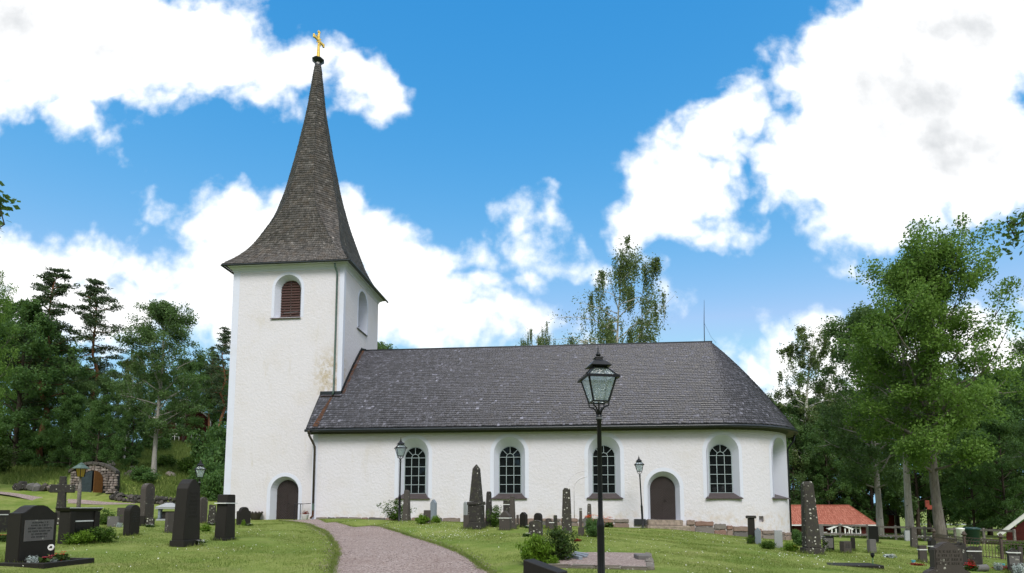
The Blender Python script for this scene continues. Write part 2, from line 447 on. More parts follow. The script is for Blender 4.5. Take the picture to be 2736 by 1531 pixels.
# rippled lantern glass
t = NT('lantern_glass'); rip = t.noise(75, 2, .5)
tr = t.n('ShaderNodeBsdfTranslucent'); tr.inputs[0].default_value = (.84,.92,1,1)
tp = t.n('ShaderNodeBsdfTransparent'); tp.inputs[0].default_value = (.86,.93,.96,1)
gl = t.n('ShaderNodeBsdfGlossy'); gl.inputs['Roughness'].default_value = .12
bp = t.n('ShaderNodeBump'); bp.inputs['Strength'].default_value = .8; bp.inputs['Distance'].default_value = .01; t.l(rip, bp.inputs['Height'])
for q in (tr, gl): t.l(bp.outputs[0], q.inputs['Normal'])
a = t.n('ShaderNodeMixShader'); t.l(t.step(rip, .30, .75), a.inputs[0]); t.l(tr.outputs[0], a.inputs[1]); t.l(tp.outputs[0], a.inputs[2])
b = t.n('ShaderNodeMixShader'); b.inputs[0].default_value = .22; t.l(a.outputs[0], b.inputs[1]); t.l(gl.outputs[0], b.inputs[2]); t.l(b.outputs[0], t.out.inputs['Surface']); MATS['lantern_glass'] = t.m
t = NT('amber_glass'); tr = t.n('ShaderNodeBsdfTranslucent'); tr.inputs[0].default_value = (.75,.55,.05,1); gl = t.n('ShaderNodeBsdfGlossy'); gl.inputs['Roughness'].default_value = .2
b = t.n('ShaderNodeMixShader'); b.inputs[0].default_value = .15; t.l(tr.outputs[0], b.inputs[1]); t.l(gl.outputs[0], b.inputs[2]); t.l(b.outputs[0], t.out.inputs['Surface']); MATS['amber_glass'] = t.m
# foliage: leaf colour varies leaf by leaf; light passes through
def leaf_mat(name, a, b, trans=.35, gloss=.25):
    t = NT(name); r = t.attr('rnd'); n = t.noise(.9, 3)
    col = t.ramp(t.math('ADD', t.math('MULTIPLY', r, .65), t.math('MULTIPLY', n, .35)), [(.2, a), (.8, b)])
    t.color(col); t.rough(.55, gloss)
    tr = t.n('ShaderNodeBsdfTranslucent'); t.l(t.mix(.5, col, (.10,.16,.02)), tr.inputs[0])
    m = t.n('ShaderNodeMixShader'); m.inputs[0].default_value = trans
    t.l(t.b.outputs[0], m.inputs[1]); t.l(tr.outputs[0], m.inputs[2]); t.l(m.outputs[0], t.out.inputs['Surface'])
    MATS[name] = t.m; return t.m
leaf_mat('leaf_maple', (.085,.180,.030), (.205,.345,.070), .48); leaf_mat('leaf_aspen', (.062,.125,.042), (.150,.245,.085), .45)
leaf_mat('leaf_birch', (.090,.135,.048), (.185,.245,.090), .45); leaf_mat('leaf_dark', (.048,.115,.034), (.125,.230,.066), .48)
leaf_mat('needle', (.034,.064,.032), (.080,.118,.052), .25); leaf_mat('leaf_bush', (.030,.075,.010), (.09,.17,.02)); leaf_mat('leaf_bright', (.08,.17,.012), (.17,.29,.025))
leaf_mat('leaf_rose', (.022,.050,.012), (.060,.105,.022)); leaf_mat('meadow', (.080,.135,.028), (.190,.240,.070), .4, .15)
leaf_mat('silver_leaf', (.34,.40,.40), (.52,.58,.58), .2); leaf_mat('red_leaf', (.10,.012,.010), (.22,.03,.02), .2)
# lawn grass: blade by blade, over broad patches of lush, dry and mown growth
t = NT('grass_blade'); r = t.attr('rnd'); pa = t.noise(.45, 4, .6); pb = t.noise(1.7, 4, .6); stripe = t.noise(.9, 3, .5, t.scalevec(t.co(), (.35, 1.6, 1)))
col = t.ramp(r, [(0, (.105,.160,.026)), (.6, (.165,.225,.046)), (1, (.240,.285,.085))])
col = t.mix(t.math('MULTIPLY', t.step(pb, .48, .70), .65), col, (.265,.265,.100))
col = t.mix(t.math('MULTIPLY', t.step(pa, .50, .66), .55), col, (.085,.165,.018))
col = t.mix(t.math('MULTIPLY', t.step(stripe, .52, .68), .35), col, (.210,.270,.075))
t.color(col); t.rough(.6, .2); tr = t.n('ShaderNodeBsdfTranslucent'); t.l(col, tr.inputs[0]); m = t.n('ShaderNodeMixShader'); m.inputs[0].default_value = .35
t.l(t.b.outputs[0], m.inputs[1]); t.l(tr.outputs[0], m.inputs[2]); t.l(m.outputs[0], t.out.inputs['Surface']); MATS['grass_blade'] = t.m
for nm, c in (('petal_white',(.78,.78,.76)),('petal_red',(.55,.015,.02)),('petal_pink',(.62,.10,.14)),('petal_orange',(.75,.14,.02)),('petal_yellow',(.75,.55,.05)),('petal_blue',(.10,.35,.45))): M(nm, c, .6, .2, .15, 30)
def bark(name, a, b, marks=None, mk=.62):
    t = NT(name); P = t.co(); n = t.noise(6, 5, .6, t.scalevec(P, (1.5,1.5,.35)))
    col = t.ramp(n, [(.3, a), (.7, b)])
    if marks: col = t.mix(t.step(t.noise(3.2, 4, .6, t.scalevec(P, (1, 1, 2.2))), mk, mk+.06), col, marks)
    t.color(col); t.rough(.9, .15); t.bump(n, .6, .04); MATS[name] = t.m
bark('bark_grey', (.10,.088,.080), (.215,.195,.175), (.05,.045,.04), .66); bark('bark_dark', (.028,.022,.018), (.075,.060,.048))
bark('bark_birch', (.40,.39,.36), (.62,.60,.56), (.035,.03,.028), .60); bark('bark_pine', (.12,.055,.030), (.27,.13,.07)); bark('bark_aspen', (.20,.19,.175), (.36,.345,.32), (.04,.038,.035), .66)
# ------------------------------------------------------------------ ground
CTRL_PX = [  # picture column, row, distance north (m): heights follow
 (0,1531,11),(75,1508,12.2),(200,1515,12.2),(490,1457,17),(600,1443,19),(650,1402,31),(300,1450,17.5),(250,1395,27),(400,1372,38),
 (885,1531,13.2),(900,1485,15.4),(897,1455,18.8),(871,1422,23.2),(840,1407,27),(808,1397,30.5),(1309,1531,13.2),(1254,1493,15.2),(1175,1457,18.6),(1083,1427,22.6),(1012,1408,26.5),(901,1398,30.5),
 (1095,1531,13.2),(650,1531,13),(780,1470,17.5),(790,1420,24),
 (1067,1390,25.6),(960,1389,28),(1140,1394,25.6),(1250,1408,24),(1335,1417,23),(1410,1440,19),(1500,1425,22.5),(1712,1411,32),
 (1600,1518,12.7),(1650,1483,15.5),(1800,1500,14.5),(1850,1440,25),(2000,1480,17.5),(2060,1462,22),
 (2170,1478,19),(2260,1505,16),(2290,1478,20),(2400,1468,24),(2550,1531,15.5),(2700,1531,16.5),
 (2400,1443,42),(2250,1436,42),(2560,1450,40),(2680,1497,26),(2736,1490,28),
 (765,1391,35.2),(900,1385,34.2),(1200,1398,33.5),(1500,1405,32.6),(1772,1412,31.8),(1927,1429,31.6),(2116,1445,33.2),
 (290,1340,50),(100,1347,48),(440,1349,48),(10,1330,47),(390,1290,56),(150,1250,62),(480,1260,62),(480,1180,92),(250,1200,80),(40,1200,80),
]
CTRL_XY = [(0,0,0.0),(-5,5,.1),(6,5,.1),(-12,2,.2),(12,2,-.1),(1.3,8.7,.2),(-3,9,.05),
 (0,-40,0),(-40,-40,0),(40,-40,-.5),(35,75,-2.0),(55,80,-2.2),(20,70,-1.0),(0,60,.4),(-10,55,1.0),(-15,75,3),(70,45,-2),(0,110,0),(40,130,-2.5),(120,120,-3),(120,40,-3),(0,250,0),(150,250,-4),
 (-70,110,13),(-120,110,15),(-120,40,9),(-60,20,2.0),(-120,-40,5),(-80,250,15),(-30,110,8),(-35,30,.9),(-45,45,2.4),(-37.4,53.3,4.5),(-39.6,52.8,3.7),(-35.2,52.8,3.5),(32,58,-1.6),(26,52,-1.3)]
cp = []
for x, y, Y in CTRL_PX:
    r = ray(x, y); k = Y / r[1]; cp.append((r[0]*k, Y, 1.6 + r[2]*k))
cp = np.array(cp + CTRL_XY, float)
_d = np.linalg.norm(cp[:, None, :2] - cp[None, :, :2], axis=2)
_n = len(cp)
_A = np.zeros((_n+1, _n+1)); _A[:_n, :_n] = np.sqrt(_d*_d + 1.5) + np.eye(_n)*-0.12; _A[_n, :_n] = 1; _A[:_n, _n] = 1
_w = np.linalg.solve(_A, np.concatenate([cp[:, 2], [0]]))
def gz(X, Y):
    X = np.asarray(X, float); Y = np.asarray(Y, float); sh = X.shape
    p = np.stack([X.ravel(), Y.ravel()], 1); out = np.empty(len(p))
    for i in range(0, len(p), 20000):
        q = p[i:i+20000]; d2 = ((q[:, None, :] - cp[None, :, :2])**2).sum(2)
        out[i:i+20000] = np.sqrt(d2 + 1.5) @ _w[:_n] + _w[_n]
    return out.reshape(sh)
def gz1(x, y): return float(gz(np.array([x]), np.array([y]))[0])
_T = np.concatenate([np.arange(5, 60, .06), np.arange(60, 200, .3)])
def G(px, py):
    """point of the ground seen at a picture position: (X, Y, Z), metres per picture pixel"""
    r = ray(px, py); r = r / r[1]
    X = r[0]*_T; Z = 1.6 + r[2]*_T; h = gz(X, _T)
    k = np.argmax(Z <= h)
    if Z[k] > h[k]: k = len(_T)-1
    Y = _T[k]
    if 850 < px < 2100 and Y > 31.4: Y = 26.4 if px < 1420 else 30.8      # just behind the brow of the bank, before the wall
    x = r[0]*Y
    return Vector((x, Y, gz1(x, Y))), Y / F
def GY(px, Y):
    x = (px - CX)/F*Y*1.0
    r = ray(px, 1352); x = r[0]/r[1]*Y
    return Vector((x, Y, gz1(x, Y))), Y / F
def axis(a, b, fine0, fine1, fs, cs):
    xs = list(np.arange(fine0, fine1, fs)); s = fs; x = fine1
    while x < b: xs.append(x); s = min(cs, s*1.25); x += s
    xs.append(b); s = fs; x = fine0 - fs
    while x > a: xs.insert(0, x); s = min(cs, s*1.25); x -= s
    xs.insert(0, a); return np.array(xs)
gx = axis(-700, 700, -26, 24, .3, 40); gy = axis(-150, 900, 5, 46, .3, 40)
GX_, GY_ = np.meshgrid(gx, gy)
GZ_ = gz(GX_, GY_)
far = np.clip((np.hypot(GX_, GY_) - 160)/200, 0, 1); GZ_ = np.clip(GZ_, -5, 16)*(1-far) + np.where(GX_ < 0, 10, -3)*far
lump = np.zeros_like(GZ_)
for k in range(14):
    a = rng.uniform(0, 6.28); fq = rng.uniform(.8, 3.2); lump += np.sin((GX_*math.cos(a) + GY_*math.sin(a))*fq + rng.uniform(0, 6.28))
PATHPOLY = None
GZ_LUMP = lump*.0035
t = NT('lawn'); P = t.co()
n1 = t.noise(.35, 4); n2 = t.noise(2.4, 5, .65); n3 = t.noise(38, 3, .7); n4 = t.noise(1.1, 4, .6)
col = t.ramp(n2, [(.28, (.120,.165,.034)), (.5, (.180,.225,.055)), (.72, (.240,.270,.088))])
col = t.mix(t.math('MULTIPLY', t.step(n4, .50, .72), .55), col, (.235,.232,.095))
col = t.mix(t.math('MULTIPLY', t.step(n1, .45, .65), .55), col, (.085,.155,.020))
col = t.mix(t.math('MULTIPLY', t.step(n3, .52, .72), .5), col, (.040,.065,.012))
t.color(col); t.rough(.9, .1); t.bump(n3, .6, .03); MATS['lawn'] = t.m
t = NT('gravel'); g1 = t.vor(34)['Color']; g2 = t.vor(34)['Distance']; big = t.noise(.9, 4); sepc = t.n('ShaderNodeSeparateColor'); t.l(g1, sepc.inputs[0])
col = t.ramp(sepc.outputs[0], [(0, (.165,.125,.118)), (.35, (.255,.200,.188)), (.7, (.325,.262,.245)), (1, (.44,.385,.365))])
col = t.mix(t.math('MULTIPLY', t.step(big, .4, .7), .45), col, (.235,.18,.165))
col = t.mix(t.math('MULTIPLY', t.step(t.noise(2.6, 5, .65), .52, .72), .35), col, (.37,.315,.295))
col = t.mix(t.math('MULTIPLY', t.step(t.noise(55, 3, .7), .58, .72), .55), col, (.10,.075,.07))
t.color(col); t.rough(.95, .1); t.bump(t.math('SUBTRACT', 1.0, g2), .9, .02); MATS['gravel'] = t.m

def drape(name, rows, lift, mat, kind='structure', nu=24):
    """sheet laid on the ground; rows = list of (left point, right point)"""
    V = []
    for (a, b) in rows:
        for k in range(nu+1):
            x = a[0] + (b[0]-a[0])*k/nu; y = a[1] + (b[1]-a[1])*k/nu; V.append((x, y))
    V = np.array(V); z = gz(V[:, 0], V[:, 1]) + lift
    w = nu+1; i = (np.arange(len(rows)-1)[:, None]*w + np.arange(nu)[None, :]).ravel()
    me = np_mesh(name, np.column_stack([V, z]), np.stack([i, i+1, i+1+w, i+w], 1), mat, smooth=True)
    return tag(link(name, me), kind=kind)
def resample(pts, n):
    p = np.array(pts, float)
    t0 = np.linspace(0, 1, len(p)); tt = np.linspace(0, 1, n)
    # smooth Catmull-Rom style interpolation
    q = np.stack([np.interp(tt, t0, p[:, i]) for i in range(2)], 1)
    k = np.array([1, 2, 3, 2, 1.]); k /= k.sum()
    for _ in range(3):
        e = np.concatenate([np.repeat(q[:1], 2, 0), q, np.repeat(q[-1:], 2, 0)]); q2 = sum(k[j]*e[j:j+len(q)] for j in range(5)); q2[0] = q[0]; q2[-1] = q[-1]; q = q2
    return q
pl = [GY(1010, 6.0)[0], G(885,1531)[0], G(900,1485)[0], G(897,1455)[0], G(871,1422)[0], G(840,1407)[0], G(808,1398)[0], GY(745, 35.6)[0]]
pr = [GY(1750, 6.0)[0], G(1309,1531)[0], G(1254,1493)[0], G(1175,1457)[0], G(1083,1427)[0], G(1012,1408)[0], G(901,1398)[0], GY(850, 34.3)[0]]
PL = resample([p[:2] for p in pl], 90); PR = resample([p[:2] for p in pr], 90)
for A_ in (PL, PR):
    A_[1:-1] += rng.normal(0, .018, (88, 2))
drape('path', list(zip(PL, PR)), .014, MATS['gravel'])
# gravel road in front of the hillside cellar, and gravel strip along the church wall
rd0 = [GY(px, Y)[0][:2] for px, Y in ((-200,47.2),(0,48.0),(150,48.5),(300,48.9),(360,49.0))]; rd1 = [GY(px, Y)[0][:2] for px, Y in ((-200,48.0),(0,48.8),(150,49.3),(300,49.8),(360,49.4))]
drape('gravel_road', list(zip(resample(rd0, 40), resample(rd1, 40))), .03, MATS['gravel'])
PATHPOLY = np.concatenate([PL, PR[::-1]])
def inpoly(P, poly):
    x, y = P[:, 0], P[:, 1]; ins = np.zeros(len(P), bool); n = len(poly); j = n-1
    for i in range(n):
        xi, yi = poly[i]; xj, yj = poly[j]
        c = ((yi > y) != (yj > y)) & (x < (xj-xi)*(y-yi)/(yj-yi+1e-12)+xi); ins ^= c; j = i
    return ins

# the lawn sheet: gently lumpy, smooth and a touch lower under the gravel
_pp = np.stack([GX_.ravel(), GY_.ravel()], 1); _near = np.zeros(len(_pp), bool)
for _o in ((0, 0), (.35, 0), (-.35, 0), (0, .5), (0, -.5)): _near |= inpoly(_pp + np.array(_o), PATHPOLY)
_near = _near.reshape(GZ_.shape); GZ_ = np.where(_near, GZ_ - .012, GZ_ + GZ_LUMP)
nxg, nyg = len(gx), len(gy)
Vt = np.stack([GX_.ravel(), GY_.ravel(), GZ_.ravel()], 1)
ii = (np.arange(nyg-1)[:, None]*nxg + np.arange(nxg-1)[None, :]).ravel()
Ft = np.stack([ii, ii+1, ii+1+nxg, ii+nxg], 1)
tag(link('ground', np_mesh('ground', Vt, Ft, MATS['lawn'], smooth=True)), kind='structure')

# ------------------------------------------------------------------ church
PH = R(5.5)
r0 = ray(830, 1385); k0 = 34.5/r0[1]
CO = Vector((r0[0]*k0, 34.5, 0.0))
church = empty('church', CO, -PH)
tag(church, 'white plastered church with shingled spire, rounded east end and arched windows', 'church')
def chw(u, v): return CO + Vector((math.cos(PH)*u + math.sin(PH)*v, -math.sin(PH)*u + math.cos(PH)*v, 0))
def chz(u, v): p = chw(u, v); return gz1(p.x, p.y)
U0, EA, EB, VM = 22.6, 5.2, 4.6, 4.6
# wall line of the nave measured from the south-west corner
_th = np.linspace(-math.pi/2, math.pi/2, 241)
_ell = np.stack([U0 + EA*np.cos(_th), VM + EB*np.sin(_th)], 1)
_wl = np.concatenate([[[0, 0]], _ell, [[0, 2*VM]]]); _ws = np.concatenate([[0], np.cumsum(np.linalg.norm(np.diff(_wl, axis=0), axis=1))])
def wallpt(s):
    p = np.array([np.interp(s, _ws, _wl[:, 0]), np.interp(s, _ws, _wl[:, 1])])
    e = .02; q = np.array([np.interp(s+e, _ws, _wl[:, 0]), np.interp(s+e, _ws, _wl[:, 1])]) - np.array([np.interp(s-e, _ws, _wl[:, 0]), np.interp(s-e, _ws, _wl[:, 1])])
    q /= np.linalg.norm(q); return p, q, np.array([q[1], -q[0]])          # point, tangent, outward normal
def arch(hw, spring, bottom, n=14, top=None):
    """outline of an arched opening, counter-clockwise from bottom left as seen from outside"""
    return [(-hw, bottom), (hw, bottom)] + [(hw*math.cos(math.pi*i/n), spring + hw*math.sin(math.pi*i/n)) for i in range(n+1)]
def cutter(o_out, o_in, depth, frame):
    """solid that widens outwards: o_in at depth inside the wall, o_out on the wall face"""
    o_far = [(p[0] + (p[0]-q[0])*(.3/depth), p[1] + (p[1]-q[1])*(.3/depth)) for p, q in zip(o_out, o_in)]
    n = len(o_in); vs = [frame(x, -.3, z) for x, z in o_far] + [frame(x, depth, z) for x, z in o_in]
    fs = [tuple(range(n)), tuple(range(2*n-1, n-1, -1))] + [((i+1) % n, i, n+i, n+(i+1) % n) for i in range(n)]
    me = bpy.data.meshes.new('cut'); me.from_pydata(vs, [], fs)
    bm = bmesh.new(); bm.from_mesh(me); bmesh.ops.recalc_face_normals(bm, faces=bm.faces); bm.to_mesh(me); bm.free()
    return me
def carve(me, cuts):
    o = bpy.data.objects.new('tmp', me); COL.objects.link(o); tmp = [o]
    for c in cuts:
        q = bpy.data.objects.new('tmpc', c); COL.objects.link(q); tmp.append(q)
        m = o.modifiers.new('b', 'BOOLEAN'); m.operation = 'DIFFERENCE'; m.object = q; m.solver = 'EXACT'
    dg = bpy.context.evaluated_depsgraph_get(); dg.update()
    res = bpy.data.meshes.new_from_object(o.evaluated_get(dg))
    for q in tmp: bpy.data.objects.remove(q, do_unlink=True)
    return res
def wframe(s0):
    p, tg, nr_ = wallpt(s0)
    return lambda x, y, z: (p[0] + tg[0]*x - nr_[0]*y, p[1] + tg[1]*x - nr_[1]*y, z)
def tframe(cu):  return lambda x, y, z: (cu + x, TV0 + y, z)
def teframe(cv): return lambda x, y, z: (TU1 - y, cv + x, z)
TU0, TU1, TV0, TV1 = -6.08, 1.10, 1.25, 7.80
# openings on the nave: (kind, position along the wall)
sw4 = 23.10; sw5 = float(_ws[1 + np.argmin(np.abs(_ell[:121, 0] - 26.62))])
NAVE = [('window', 5.97), ('window', 11.46), ('window', 16.72), ('door', 19.90), ('window', sw4), ('window', sw5)]
WO, WI = arch(.875, 4.59, 2.02), arch(.635, 4.36, 2.30)
DO, DI = arch(.86, 2.63, .80), arch(.675, 2.55, .80)
BO, BI = arch(.86, 15.08, 13.22), arch(.63, 15.08, 13.36)
TDO, TDI = arch(.88, 2.50, .30), arch(.675, 2.50, .30)
wallpoly = [(0, 0)] + [tuple(p) for p in _ell[::4]] + [(0, 2*VM)]
nave_me = MB().prism(wallpoly, -2.2, 6.25).mesh('nave_wall', MATS['plaster'])
def deeper(o_out, o_in, f): return [(q[0]+(q[0]-p[0])*f, q[1]+(q[1]-p[1])*f) for p, q in zip(o_out, o_in)]
cuts = [cutter(WO if k == 'window' else DO, deeper(WO, WI, .25) if k == 'window' else DI, (.55 if s != sw5 else 1.0) if k == 'window' else .44, wframe(s)) for k, s in NAVE]
vent = MB().box(25.02, 25.30, -.3, .9, .74, 1.06).mesh('c', None)
nave_me = carve(nave_me, cuts + [vent])
nw = link('nave_wall', nave_me, church); nave_me.materials.clear(); nave_me.materials.append(MATS['plaster'])
tw_me = MB().box(TU0, TU1, TV0, TV1, -1.5, 16.6).mesh('tower_wall', MATS['plaster_tower'])
tw_me = carve(tw_me, [cutter(BO, BI, .42, tframe(-2.48)), cutter(TDO, TDI, .46, tframe(-2.24)), cutter(BO, BI, .85, teframe(4.66))])
tw_me.materials.clear(); tw_me.materials.append(MATS['plaster_tower'])
link('tower_wall', tw_me, church)
# smooth painted surrounds and corner bands (6 mm proud)
def surround(out, width, frame_pt, parent, closed_bottom=False):
    n = len(out) - 2; arc = out[2:]; m = MB()
    hw = out[1][0]; sp = arc[0][1]
    inner = [(hw, out[1][1])] + arc + [(-hw, out[0][1])]
    k = (hw + width)/hw
    outer = [(hw+width, out[1][1])] + [(x*k, sp + (z-sp)*k) for x, z in arc] + [(-hw-width, out[0][1])]
    N = len(inner); vs = []
    for o_, y in ((inner, -.007), (outer, -.007), (outer, .02), (inner, .02)):
        vs += [frame_pt(x, y, z) for x, z in o_]
    fs = []
    for i in range(N-1):
        fs += [(i, i+1, N+i+1, N+i), (N+i, N+i+1, 2*N+i+1, 2*N+i), (i+1, i, 3*N+i, 3*N+i+1)]
    m.add(vs, fs); return m.build('surround', MATS['plaster_smooth'], parent)
def curved(s0):
    def f(x, y, z):
        p, tg, nr_ = wallpt(s0 + x); return (p[0] - nr_[0]*y, p[1] - nr_[1]*y, z)
    return f
for k, s in NAVE: surround(WO if k == 'window' else DO, .21, curved(s), church)
surround(BO, .18, tframe(-2.48), church); surround(TDO, .22, tframe(-2.24), church); surround(BO, .18, teframe(4.66), church)
# painted reveals of the openings
def reveal(o_out, o_in, depth, fr):
    n = len(o_in); e = .006
    oo = [(x*(1-e/abs(x)) if abs(x) > .05 else x, z-(.006 if z > o_out[2][1] else 0)) for x, z in o_out]
    oi = [(x*(1-e/abs(x)) if abs(x) > .05 else x, z-(.006 if z > o_in[2][1] else 0)) for x, z in o_in]
    vs = [fr(x, -.004, z) for x, z in oo] + [fr(x, depth-.004, z) for x, z in oi]
    MB().add(vs, [((i+1) % n, i, n+i, n+(i+1) % n) for i in range(1, n)]).build('reveal', MATS['plaster_smooth'], church)
for k, s in NAVE: reveal(WO if k == 'window' else DO, WI if k == 'window' else DI, .44 if s != sw5 else .80, wframe(s))
reveal(BO, BI, .42, tframe(-2.48)); reveal(TDO, TDI, .46, tframe(-2.24)); reveal(BO, BI, .85, teframe(4.66))
bw = .42
for (a0, a1, b0, b1) in ((TU0-.007, TU0+bw, TV0-.007, TV0+bw), (TU1-.28, TU1+.007, TV0-.007, TV0+.30)):
    MB().box(a0, a1, b0, b1, -.5, 16.25).build('corner_band', MATS['plaster_smooth'], church)
MB().box(.0-.006, .30, -.007, .2, .55, 6.1).build('corner_band', MATS['plaster_smooth'], church)
# faint outline of a walled-up arch beside the third window
m = MB(); pts = [(15.05, -.0, .9), (15.05, 0, 2.6)] + [(15.05 + .80*(1-math.cos(a)), 0, 2.6+.62*math.sin(a)) for a in np.linspace(.2, 1.5, 7)]
m.tube(pts, .022, 6); pts = [(14.62, 0, 2.3)] + [(14.62 + 1.22*(1-math.cos(a)), 0, 2.6+.95*math.sin(a)) for a in np.linspace(.15, 1.5, 8)]; m.tube(pts, .014, 6)
m.build('blind_arch', MATS['plaster'], church, smooth=True)

def window(s0, frame):
    w = empty('window', (0, 0, 0), 0, church)
    y = .435 if s0 != sw5 else .80; hw = .635; sp = 4.36; b = 2.30
    bars = MB()
    def barp(p, q, wd=.034): bars.bar(frame(p[0], y-.02, p[1]), frame(q[0], y-.02, q[1]), wd, .03)
    fr = [(-hw+.02, b), (-hw+.02, sp)] + [((hw-.02)*math.cos(a), sp+(hw-.02)*math.sin(a)) for a in np.linspace(math.pi, 0, 13)] + [(hw-.02, b)]
    for p, q in zip(fr[:-1], fr[1:]): barp(p, q, .04)
    barp((-hw, b+.02), (hw, b+.02), .045)
    for x in (-.212, .212): barp((x, b), (x, sp))
    rows = [b + (sp-b)*i/4 for i in range(5)]
    for z in rows[1:]: barp((-hw, z), (hw, z))
    arc = [(.212*math.cos(a), sp+.212*math.sin(a)) for a in np.linspace(0, math.pi, 9)]
    for p, q in zip(arc[:-1], arc[1:]): barp(p, q)
    for a in (45, 90, 135): barp((.21*math.cos(R(a)), sp+.21*math.sin(R(a))), (hw*math.cos(R(a)), sp+hw*math.sin(R(a))))
    bars.build('glazing_bar', MATS['glazing'], w)
    def pane(pts, jx, jz):
        n = len(pts)
        vs = [frame(x, y + .02 + x*jx*.012 + (z-3.5)*jz*.006, z) for x, z in pts]; MB().add(vs, [tuple(range(n))]).build('pane', MATS['window_glass'], w)
    xs = [-hw, -.212, .212, hw]
    for i in range(3):
        for j in range(4):
            pane([(xs[i], rows[j]), (xs[i+1], rows[j]), (xs[i+1], rows[j+1]), (xs[i], rows[j+1])], random.uniform(-1, 1), random.uniform(-1, 1))
    pane([(-.212, sp)] + [(.212*math.cos(a), sp+.212*math.sin(a)) for a in np.linspace(math.pi, 0, 9)][1:], 0, 0)
    for a0, a1 in ((0, 45), (45, 90), (90, 135), (135, 180)):
        A = np.radians(np.linspace(a0, a1, 6))
        pane([(hw*math.cos(a), sp+hw*math.sin(a)) for a in A] + [(.212*math.cos(a), sp+.212*math.sin(a)) for a in A[::-1]], random.uniform(-1, 1), 0)
    z0, z1 = 2.03, 2.335
    vs = [frame(-.99, -.10, z0), frame(.99, -.10, z0), frame(.645, y-.005, z1), frame(-.645, y-.005, z1), frame(-.99, -.10, z0-.05), frame(.99, -.10, z0-.05), frame(.99, .02, z0-.02), frame(-.99, .02, z0-.02)]
    MB().add(vs, [(0,1,2,3),(4,5,1,0),(5,6,2,1),(7,4,0,3),(7,6,5,4)]).build('sill', MATS['sill'], w)
for k, s in NAVE:
    if k == 'window': window(s, wframe(s))

def chevron_door(frame, out, depth, name='door'):
    d = empty(name, (0, 0, 0), 0, church)
    hw = out[1][0]; b = out[0][1]; sp = out[2][1]; top = sp+hw
    n = len(out); MB().add([frame(x, depth-.03, z) for x, z in out], [tuple(range(n))]).build('door_back', MATS['tar_metal'], d)
    def inside(x, z): return abs(x) < hw-.01 and (z < sp or math.hypot(x, z-sp) < hw-.012)
    # diagonal boards on two leaves: lozenge pattern in three tiers
    wd = .105
    for leaf in (-1, 1):
        tiers = [(b+.02, b+(top-b)*.37, 1), (b+(top-b)*.37, b+(top-b)*.72, -1), (b+(top-b)*.72, top, 1)]
        for (z0, z1, sgn) in tiers:
            k = -12
            while k < 26:
                # strip between c and c+wd of z - sgn*leaf*... lines at 45 degrees, clipped to the leaf and tier
                c = z0 + k*wd*1.414
                poly = [(.012, z0), (hw, z0), (hw, z1), (.012, z1)]
                def clip(poly, f):
                    res = []
                    for i in range(len(poly)):
                        p, q = poly[i], poly[(i+1) % len(poly)]; fp, fq = f(p), f(q)
                        if fp >= 0: res.append(p)
                        if (fp >= 0) != (fq >= 0):
                            t_ = fp/(fp-fq); res.append((p[0]+(q[0]-p[0])*t_, p[1]+(q[1]-p[1])*t_))
                    return res
                g = .018
                poly = clip(poly, lambda p: (p[1]-sgn*p[0]) - (c+g)); 
                if len(poly) > 2: poly = clip(poly, lambda p: (c+wd*1.414-g) - (p[1]-sgn*p[0]))
                if len(poly) > 2:
                    for a in np.linspace(0, math.pi/2, 7):
                        nx, nz = math.cos(a), math.sin(a)
                        if len(poly) > 2: poly = clip(poly, lambda p: (hw-.012) - (nx*p[0] + nz*(p[1]-sp)))
                if len(poly) > 2:
                    P = [(x*leaf, z) for x, z in poly]
                    if leaf < 0: P = P[::-1]
                    m_ = len(P); lift = depth-.055 - .006*((k % 3))
                    vs = [frame(x, lift, z) for x, z in P] + [frame(x, depth-.02, z) for x, z in P]
                    MB().add(vs, [tuple(range(m_))] + [((i+1) % m_, i, m_+i, m_+(i+1) % m_) for i in range(m_)]).build('board', MATS['door_wood'], d)
                k += 1
    MB().bar(frame(0, depth-.075, b+.02), frame(0, depth-.075, top-.02), .035, .03).build('meeting_strip', MATS['door_wood'], d)
    MB().bar(frame(.05, depth-.09, b+1.05), frame(.17, depth-.09, b+1.05), .03, .03).build('handle', MATS['iron'], d)
chevron_door(wframe(19.90), arch(.675, 2.55, .86), .44); chevron_door(tframe(-2.24), arch(.675, 2.50, .70), .46)
def shutter(frame0, dy=0.0):
    frame = lambda x, y, z: frame0(x, y + (dy if y > .2 else 0), z)
    d = empty('shutter', (0, 0, 0), 0, church); hw = .63; sp = 15.08; z = 13.36; i = 0
    while z < sp+hw-.03:
        z1 = min(z+.172, sp+hw-.005); w0 = hw if z <= sp else math.sqrt(max(0, hw*hw-(z-sp)**2)); w1 = hw if z1 <= sp else math.sqrt(max(0, hw*hw-(z1-sp)**2))
        w0 -= .006; w1 = max(.02, w1-.006)
        for (xa, xb, xc, xd) in ((-w0, -.01, -.01, -w1), (.01, w0, w1, .01)):
            vs = [frame(xa, .345, z+.012), frame(xb, .345, z+.012), frame(xc, .405, z1), frame(xd, .405, z1), frame(xa, .415, z+.012), frame(xb, .415, z+.012)]
            MB().add(vs, [(0,1,2,3),(4,5,1,0),(0,3,4),(1,5,2)]).build('slat', MATS['shutter'], d)
        z = z1
    MB().tube([frame(-.28, .1, 13.52), frame(.55, .30, 13.66)], .018, 6).build('hook', MATS['lead'], d)
    MB().add([frame(-1.08, -.09, 13.16), frame(.9, -.09, 13.16), frame(.65, .41, 13.37), frame(-.65, .41, 13.37), frame(-1.08, -.09, 13.11), frame(.9, -.09, 13.11)], [(0,1,2,3),(4,5,1,0)]).build('sill', MATS['sill'], d)
shutter(tframe(-2.48)); shutter(teframe(4.66), .43)
